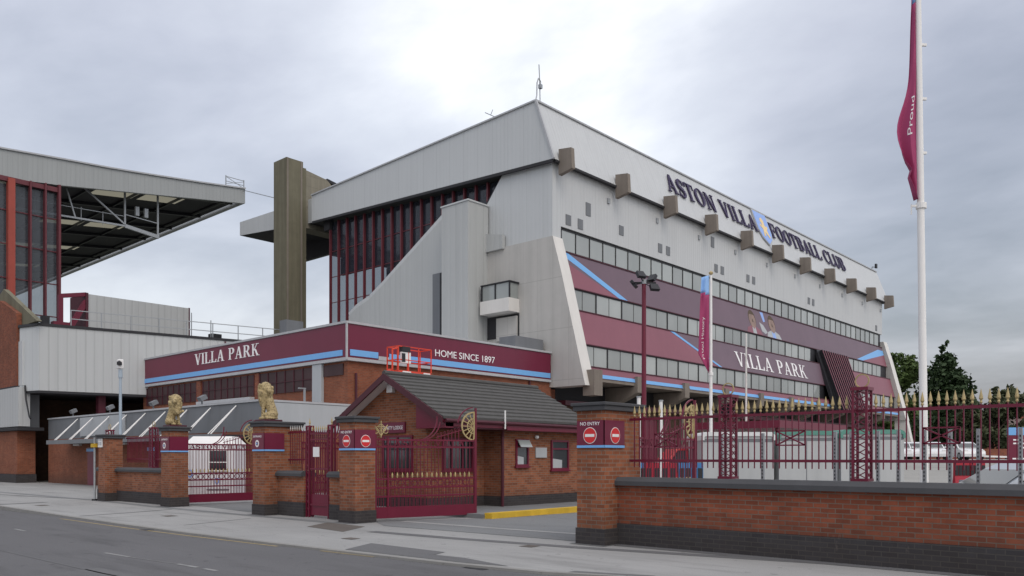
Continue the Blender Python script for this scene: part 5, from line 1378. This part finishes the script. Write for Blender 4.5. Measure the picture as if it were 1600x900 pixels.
for (x, y, h), lab in zip(((17.3, 10.69, 2.99), (16.09, 10.54, 3.01)), ('short white post behind railing beside gold half wheel', 'short white post behind cap of the pillar nearest the camera')):
    q = thing('white_post', lab, 'post', (x, y, 0), group='short white posts behind the railing'); MB().cyl((x, y, 0), (x, y, h), .045, n=8).build('shaft', 'white', q)
    MB().cyl((x, y, h), (x, y, h + .03), .06, n=8).build('cap', 'grey_steel', q)

# ================================================================== grey cabins behind the railing
cab_c = Vector((26.3, 11.3)); cab_d = Vector((24.17 - 28.25, 13.52 - 9.02)).normalized()   # leftwards
ang = math.atan2(-cab_d.y, -cab_d.x)
def cabin(cx, L, H, trim, lab, ofs=0.0):
    c = Vector((26.5, 11.35)) - cab_d * cx + Vector((.68, .73)) * ofs
    t = thing('portable_cabin', lab, 'cabin', (c.x, c.y, 0), ang, group='grey portable cabins behind the railing')
    r = .10; h = L / 2; pts = [(-h, .2), (-h, H - r), (-h + r * .35, H - r * .35), (-h + r, H), (h - r, H), (h - r * .35, H - r * .35), (h, H - r), (h, .2)]
    MB().prism([(x, -.0, z) for x, z in pts], (0, 2.3, 0)).build('body', 'cabin', t, world=False)
    MB().prism([(x, -.05, z) for x, z in ((-h - .03, H - .24), (-h - .03, H - r + .02), (-h + r * .25, H - r * .1), (-h + r, H + .04), (h - r, H + .04), (h - r * .25, H - r * .1), (h + .03, H - r + .02), (h + .03, H - .24), (h - .05, H - .24), (h - .05, H - .13), (h - r, H - .10), (-h + r, H - .10), (-h + .05, H - .13), (-h + .05, H - .24))], (0, 2.4, 0)).build('edge_trim', trim, t, world=False)
    b = MB(); k = 1
    n = max(2, int(L / 1.3))
    for k in range(1, n): b.box(-h + L * k / n - .012, -.008, .25, -h + L * k / n + .012, 0, H - .2)
    b.build('panel_joint', 'panel_grey', t, world=False); MB().box(-h + .02, -.006, H - .30, h - .02, -.002, H - .19).build('vent_strip', 'panel_grey', t, world=False)
    MB().box(-h + .1, .1, 0, h - .1, 2.2, .2).build('base', 'dark', t, world=False)


cabin(-1.74, 2.40, 2.42, 'cabin_white', 'grey portable cabin with white rounded roof edge beside the gold half wheel')
cabin(.58, 1.86, 2.46, 'cabin_green', 'grey portable cabin with green roof edge between white edged one and the longest', .05)
cabin(2.78, 2.12, 2.50, 'cabin_green', 'grey portable cabin with green roof edge nearest the big white flagpole', .0)
wt = MB().box(28.35, 8.55, 2.46, 28.9, 9.1, 2.52); 
po = None
post_lab = 'perforated grey steel post standing close behind the picket railing'
for i, (y, z) in enumerate(((7.11, 2.01), (6.32, 2.05), (5.05, 2.06), (4.79, 1.97), (4.37, 2.04), (4.06, 2.04), (3.68, 1.95), (3.32, 1.99), (2.94, 2.01), (2.4, 2.0))):
    if po is None:
        po = thing('steel_post', post_lab, 'post', (13.6, y, 0), group='perforated steel posts behind the railing')
        MB().box(13.575, y - .025, 0, 13.625, y + .025, 2.03).build('upright', 'grey_steel', po)
        b = MB()
        for k in range(16): b.box(13.571, y - .008, 1.0 + k * .06, 13.5745, y + .008, 1.03 + k * .06)
        b.build('slot', 'black', po)
    else: dup(po, (13.6, y, 0), 0, post_lab, 'perforated steel posts behind the railing')
cn = thing('entrance_canopy', 'flat maroon canopy roof showing above the grey portable cabins', 'canopy', (38.5, 17.0, 0))
MB().prism([(38.5, 17.0, 3.12), (36.0, 19.9, 2.95), (41.5, 22, 2.95), (45.5, 17.6, 2.98)], (0, 0, .34)).build('roof', 'maroon', cn) if False else MB().box(38.5, 17.0, 3.08, 47.5, 22.4, 3.45).build('roof', 'maroon', cn)
for x, y in ((38.8, 17.3), (38.8, 22.1), (47.2, 17.3), (47.2, 22.1)): MB().cyl((x, y, 0), (x, y, 3.08), .08, n=8).build('column', 'maroon', cn)

# ================================================================== cars
def car(lab, m, loc, rz, L=4.1, Hh=1.48, W=1.72, hatch=True, group=None):
    t = thing('parked_car', lab, 'car', loc, rz, group=group); k = L / 4.1
    lower = [(-2.05, .30), (-2.05, .72), (-1.98, .92), (-1.2, 1.0), (.75, .96), (1.55, .86), (1.98, .70), (2.05, .50), (2.03, .28), (-2.0, .22)]
    cabn = [(-1.92, .93), (-1.72, 1.30), (-1.45, Hh - .03), (-.9, Hh), (-.05, Hh - .02), (.35, 1.36), (1.05, .94)]
    vs = []; n = len(lower)
    for yy, sc in ((-W / 2, .985), (-W / 2 - .03, 1), (W / 2 + .03, 1), (W / 2, .985)):
        pass
    b = MB(); hw = W / 2
    sec = ((-hw, .96), (-hw + .06, 1.0), (hw - .06, 1.0), (hw, .96))
    for (ya, sa), (yb, sb) in zip(sec, sec[1:]):
        A = [(x * k * sa, ya, .25 + (z - .25) * (sa if sa < 1 else 1)) for x, z in lower]; B_ = [(x * k * sb, yb, .25 + (z - .25) * (sb if sb < 1 else 1)) for x, z in lower]
        for i in range(n): j = (i + 1) % n; b.poly([A[i], A[j], B_[j], B_[i]])
    b.poly([(x * k * .96, -hw, .25 + (z - .25) * .96) for x, z in lower]); b.poly([(x * k * .96, hw, .25 + (z - .25) * .96) for x, z in lower])
    b.build('body', m, t, smooth=True, world=False)
    def cab(y0, y1, pts, m_, nm, gx=1.0):
        q = MB(); A = [(x * k, y0 * (1 - .20 * (z - .93) / .6), z) for x, z in pts]; B_ = [(x * k, y1 * (1 - .20 * (z - .93) / .6), z) for x, z in pts]
        q.poly(A); q.poly(B_)
        for i in range(len(pts)): j = (i + 1) % len(pts); q.poly([A[i], A[j], B_[j], B_[i]])
        return q.build(nm, m_, t, world=False)
    cab(-hw + .04, hw - .04, cabn, m, 'cabin')
    win = [(-1.66, 1.0), (-1.52, 1.30), (-1.30, Hh - .10), (-.9, Hh - .08), (-.1, Hh - .09), (.25, 1.30), (.78, 1.0)]
    for sgn in (-1, 1):
        q = MB(); yv = lambda z: sgn * ((hw - .04) * (1 - .20 * (z - .93) / .6) + .006)
        q.poly([(x * k, yv(z), z) for x, z in win]); wo = q.build('side_window', 'win_dark', t, world=False)
        q = MB(); rim_ = [(x * k, yv(z) + sgn * .003, z) for x, z in win]
        for a_, b_ in zip(rim_, rim_[1:] + rim_[:1]): q.bar(a_, b_, .035, .012)
        q.build('window_trim', 'black', wo, world=False)
        q = MB(); q.bar((-1.7 * k, yv(.93) + sgn * .01, .955), (1.0 * k, yv(.93) + sgn * .01, .955), .02, .03); q.build('side_strip', 'black', t, world=False)
        q = MB()
        for xx in (-.45, -1.25): q.poly([(xx * k - .03, yv(1.0) + sgn * .004, 1.0), (xx * k + .03, yv(1.0) + sgn * .004, 1.0), (xx * k + .03, yv(Hh - .1) + sgn * .004, Hh - .1), (xx * k - .03, yv(Hh - .1) + sgn * .004, Hh - .1)])
        q.build('pillar_strip', m, wo, world=False)
    for nm, (xa, za), (xb, zb), dx in (('windscreen', (.98, .985), (.40, 1.34), .012), ('rear_window', (-1.885, 1.02), (-1.74, 1.29), -.012)):
        q = MB(); ha, hb = (hw - .12) * (1 - .2 * (za - .93) / .6), (hw - .12) * (1 - .2 * (zb - .93) / .6)
        q.poly([(xa * k + dx, -ha, za + .012), (xa * k + dx, ha, za + .012), (xb * k + dx, hb, zb + .012), (xb * k + dx, -hb, zb + .012)]); q.build(nm, 'win_dark', t, world=False)
    w0 = None
    for x in (-1.28 * k, 1.30 * k):
        for sgn in (-1, 1):
            ya = sgn * (hw - .19); yb = sgn * (hw + .008)
            wl = MB().cyl((x, ya, .31), (x, yb, .31), .31, n=20).build('wheel', 'tyre', t, smooth=True, world=False)
            MB().cyl((x, yb, .31), (x, yb + sgn * .012, .31), .19, .17, 14).build('rim', 'grey_steel', wl, world=False)
    for sgn in (-1, 1):
        MB().box(1.90 * k, sgn * .45, .66, 1.985 * k, sgn * .74, .80).build('headlight', 'white', t, world=False)
        MB().box(-2.03 * k, sgn * .60, .72, -1.955 * k, sgn * .80, .98).build('tail_light', 'red_sign', t, world=False)
        MB().box(.55 * k, sgn * (hw + .0), .98, .72 * k, sgn * (hw + .17), 1.10).build('mirror', m, t, world=False)
    MB().box(1.985 * k, -.26, .45, 2.04 * k, .26, .55).build('number_plate', 'white', t, world=False)
    return t


c1 = car('white parked car beside the corner of grey cabins, farthest left of the row', 'car_white', (70.2, 20.9, carz(70.2)), R(200))
dup(c1, (71.6, 18.9, carz(71.6)), R(205), 'white parked car just right of and behind the big flagpole')
dup(c1, (71.0, 19.9, carz(71)), R(196), 'white parked car partly hidden between the farthest left one and flagpole')
dup(c1, (73.2, 16.9, carz(73)), R(215), 'white parked car farthest right of the row, beside low striped barrier')
car('silver car close behind the right end of picket railing', 'car_silver', (20.02, 3.48, 0), R(137), 4.3, 1.56)
car('bright red parked car behind the folded gate leaf and blue barriers', 'car_red', (26.1, 15.75, .08), R(140), 4.0, 1.86)

# barriers
def water_barrier(name, lab, m, loc, rz, L, H, group):
    t = thing(name, lab, 'barrier', loc, rz, group=group)
    MB().prism([(-L / 2, -.22, 0), (-L / 2, .22, 0), (-L / 2, .2, .12), (-L / 2, .07, H * .6), (-L / 2, .06, H), (-L / 2, -.06, H), (-L / 2, -.07, H * .6), (-L / 2, -.2, .12)], (L, 0, 0)).build('body', m, t, world=False)
    b = MB()
    for k in range(4): x = -L / 2 + L * (k + .5) / 4; b.box(x - .06, -.09, H * .62, x + .06, -.062, H * .9)
    b.build('recess', 'dark', t, world=False); return t


wb = water_barrier('plastic_barrier', 'red plastic road barrier at the left end below dark car shape', 'plastic_red', (19.0, 11.75, 0), R(-48), .85, 1.46, 'plastic barriers behind the gate leaf')
water_barrier('plastic_barrier', 'blue plastic road barrier next to the grey cabin edge', 'plastic_blue', (19.55, 11.15, 0), R(-48), .66, 1.46, 'plastic barriers behind the gate leaf')
water_barrier('plastic_barrier', 'narrow light blue plastic barrier at the left end beside gate bar', 'plastic_blue', (18.62, 12.2, 0), R(-48), .25, 1.46, 'plastic barriers behind the gate leaf')
for i, (x, y, lab) in enumerate(((35.7, 8.32, 'red plastic barrier in car park nearest the big white flagpole'), (36.12, 7.86, 'red plastic barrier in car park just above the silver car bonnet'))):
    water_barrier('plastic_barrier', lab, 'plastic_red', (x, y, 0), R(-48), .58, 1.44, 'red barriers in the car park')
sb = thing('striped_barrier', 'low white barrier rail with black gaps across the far car park', 'barrier', (84, 18.6, 1.4))
b = MB(); b.bar((81.5, 21.2, 1.85), (87.0, 15.3, 1.62), .12, .16); b.build('rail', 'white', sb)
b = MB()
for k in range(9): t_ = (k + .3) / 9; b.bar((81.4 + 5.5 * t_, 21.15 - 5.9 * t_, 1.70 - .23 * t_), (81.4 + 5.5 * (t_ + .05), 21.15 - 5.9 * (t_ + .05), 1.70 - .23 * (t_ + .05)), .1, .14)
b.build('foot', 'black', sb)
pw = MB().prism([(66.2, 22.4, .9), (70.5, 17.6, .9), (70.6, 17.7, .9), (66.3, 22.5, .9)], (0, 0, .55)); o = pw.build('low_wall', 'carpark'); tag(o, 'low pale concrete wall in front of white cars', 'wall')
cs = thing('car_park_sign', 'maroon information board with blue top edge cut by right frame edge', 'sign', (26.5, 4.9, 0))
s0, ud = Vector((26.45, 4.98, 0)), Vector((.67, -.742, 0)); un = Vector((-ud.y, ud.x, 0)) * -1
if un.x > 0: un = -un
def board(a0, a1, z0, z1, d0, d1): return [s0 + ud * a + un * d + Vector((0, 0, z)) for a, z, d in ((a0, z0, d0), (a1, z0, d0), (a1, z1, d0), (a0, z1, d0))], un * (d1 - d0)
q, v_ = board(0, 1.3, 1.10, 2.23, 0, .05); MB().prism(q, v_).build('board', 'maroon_sign', cs)
q, v_ = board(-.02, 1.32, 2.235, 2.45, -.01, .06); MB().prism(q, v_).build('blue_trim', 'stripe', cs)
for z, a, e in ((2.08, .12, .40), (1.98, .12, .42), (1.86, .26, .48), (1.55, .10, .70), (1.44, .10, .6)):
    q, v_ = board(a, e, z, z + .04, .052, .056); MB().prism(q, v_).build('text_line', 'letter_white', cs)
for a in (.15, 1.15): p = s0 + ud * a - un * .05; MB().cyl((p.x, p.y, 0), (p.x, p.y, 1.3), .04, n=8).build('post', 'grey_steel', cs)

# ================================================================== orange access platform in front of the annex fascia
al = thing('access_platform', 'orange red boom lift basket raised in front of claret fascia', 'access platform', (25.4, 29.6, 0))
x0, x1, y0, y1, z0, z1 = 24.40, 26.45, 29.2, 30.0, 5.68, 6.80
b = MB().box(x0, y0, z0 - .12, x1, y1, z0); b.build('floor', 'orange_red', al)
b = MB()
for x in (x0, x0 + .62, x0 + 1.25, x1):
    for y in (y0, y1): b.bar((x, y, z0), (x, y, z1), .045)
for z in (z0 + .5, z1):
    for y in (y0, y1): b.bar((x0, y, z), (x1, y, z), .045)
    for x in (x0, x1): b.bar((x, y0, z), (x, y1, z), .045)
b.bar((x0 - .35, y0, z0 + .0), (x0 - .35, y0, z1 - .2), .06); b.bar((x0 - .35, y0, z1 - .2), (x0, y0, z1 - .05), .06)
b.build('guard_rail', 'orange_red', al)
b = MB().box(x0 + .2, y0 - .02, z0 + .35, x0 + .75, y0 + .12, z0 + .86); b.build('control_panel', 'white', al); MB().box(x0 + .22, y0 - .05, z0 + .88, x0 + .7, y0 + .2, z0 + 1.12).build('control_box', 'dark', al)
MB().box(x0 + .2, y0 - .045, z0 + .40, x0 + .40, y0 - .021, z0 + .80).build('decal', 'dark', al)
MB().box(x0 + .25, y0 - .04, z0 - .10, x0 + .75, y0 - .002, z0 - .03).box(x1 - .5, y0 - .04, z0 - .10, x1 - .1, y0 - .002, z0 - .03).build('decal', 'white', al)
b = MB(); b.bar((x0 - .3, y0 + .3, z0 - .05), (29.5, 29.6, 3.4), .22); b.bar((29.5, 29.6, 3.4), (25.5, 29.6, 1.3), .28); b.build('boom', 'orange_red', al)
MB().box(24.3, 28.9, .45, 27.0, 30.3, 1.25).build('chassis', 'orange_red', al)
for x in (24.7, 26.6):
    for y in (28.85, 30.1): MB().cyl((x, y, .4), (x, y + .28, .4), .4, n=16).build('wheel', 'tyre', al)

# ================================================================== trees and far houses
def tree(name, lab, loc, trunk_h, blobs, nleaf, size, m, seed, group=None):
    t = thing(name, lab, 'tree', loc, group=group); rg = random.Random(seed); x, y, z = loc
    tr = MB(); topz = max(b_[2] for b_ in blobs); tr.cyl((x, y, z - .3), (x + .2, y, z + topz * .62), trunk_h * .055, trunk_h * .02, 8)
    for (bx_, by_, bz_, rx_, rz_) in blobs[:9]: tr.cyl((x, y, z + bz_ * .45), (x + bx_ * .8, y + by_ * .8, z + bz_), .16, .05, 5)
    tr.build('trunk', 'bark', t)
    cr_ = MB(); tot = sum(b_[3] ** 2 * b_[4] for b_ in blobs)
    for bx_, by_, bz_, rx_, rz_ in blobs:
        n = int(nleaf * rx_ ** 2 * rz_ / tot)
        cl = [Vector((rg.gauss(0, 1), rg.gauss(0, 1), rg.gauss(0, 1))).normalized() * rg.uniform(.55, 1.0) for _ in range(max(6, n // 26))]
        for i in range(n):
            c = rg.choice(cl); d = c + Vector((rg.gauss(0, .13), rg.gauss(0, .13), rg.gauss(0, .13)))
            p = Vector((x + bx_ + d.x * rx_, y + by_ + d.y * rx_, z + bz_ + d.z * rz_)); s = size * rg.uniform(.6, 1.35)
            a = Vector((rg.gauss(0, 1), rg.gauss(0, 1), rg.gauss(0, .7))).normalized(); e = a.cross(Vector((rg.gauss(0, 1), rg.gauss(0, 1), rg.gauss(0, 1)))).normalized()
            cr_.poly([p - a * s, p - e * s * .55, p + a * s, p + e * s * .55])
    cr_.build('crown', m, t)
    return t


G0 = 1.4
pop = [(0, 0, 3.6 + 1.78 * k, r * 1.30, 2.0) for k, r in enumerate((3.2, 3.9, 4.2, 4.1, 3.8, 3.4, 2.9, 2.3, 1.6, .9))] + [(2.0, -1.2, 13.5, 1.5, 1.8), (-1.5, 1.8, 16.5, 1.3, 1.8), (1.6, -2.2, 9, 2.0, 2.2), (-.8, 1.0, 17.5, 1.1, 1.4)]
tree('poplar_tree', 'tall dark pointed poplar right of the big white flagpole', (164.8, 41.0, G0), 8, pop, 15000, .46, 'leaf_dark', 5)
rb = lambda s, n, W, H, lo_, r: [(random.Random(s * 50 + k).uniform(-W, W), random.Random(s * 70 + k).uniform(-W, W), random.Random(s * 90 + k).uniform(lo_, H), r * random.Random(s * 30 + k).uniform(.7, 1.25), r * random.Random(s * 20 + k).uniform(.6, 1.0)) for k in range(n)]
tree('broadleaf_tree', 'bright green broad tree between stand and big white flagpole', (155.0, 47.5, G0), 9, rb(1, 20, 4.8, 17.0, 3, 3.1), 13000, .45, 'leaf', 11)
tree('broadleaf_tree', 'darker broad tree filling the gap behind the big white flagpole', (168.5, 47.5, G0), 9, rb(2, 16, 4.0, 11.5, 2, 3.1), 9500, .45, 'leaf_dark', 12)
tree('broadleaf_tree', 'dull green spreading low tree right of the pointed poplar', (140.5, 28.5, G0), 5, rb(3, 15, 4.6, 9.3, 2.5, 2.3), 9000, .38, 'leaf_dull', 13)
tree('broadleaf_tree', 'low bushy tree beneath the pointed poplar', (150, 35.5, G0), 5, rb(4, 13, 4.8, 5.8, 2, 2.5), 7000, .40, 'leaf_dark', 14)
tree('broadleaf_tree', 'small pale bush tree at the far right frame edge', (160, 24.5, G0), 5, rb(5, 11, 5.0, 6.6, 2, 2.2), 4200, .36, 'leaf_dull', 15)
def house(lab, loc, rz, w, d, h, rh):
    t = thing('house', lab, 'house', loc, rz)
    MB().box(-w / 2, -d / 2, -.5, w / 2, d / 2, h).build('wall', 'brick_red', t, world=False)
    MB().prism([(-w / 2 - .3, -d / 2 - .4, h), (-w / 2 - .3, d / 2 + .4, h), (-w / 2 - .3, 0, h + rh)], (w + .6, 0, 0)).build('roof', 'roof_red', t, world=False)
    MB().box(w * .3, -.5, h + rh * .5, w * .3 + .9, .5, h + rh + 1.0).build('chimney', 'brick_red', t, world=False)
    w0 = MB().box(-w * .33, -d / 2 - .06, 1.0, -w * .33 + 1.5, -d / 2 - .003, 2.3).build('window', 'win_dark', t, world=False)
    for dx, dz2 in ((w * .32, 0), (0, 2.7), (w * .32, 2.7)): copy_part(w0, (dx, 0, dz2))


house('brick house with grey roof half hidden behind low spreading tree', (172, 33.5, G0), R(-40), 12, 8, 5.0, 2.6)
house('brick house at the right frame edge behind maroon information board', (178, 24.0, G0), R(-40), 12, 8, 5.0, 2.6)
lw = MB().box(0, 0, 0, 40, .3, 1.4).build('far_wall', 'brick_red'); lw.location = (100, 40, 1.3); lw.rotation_euler = (0, 0, R(-44)); tag(lw, 'low red brick wall across the far side of car park below trees', 'wall')
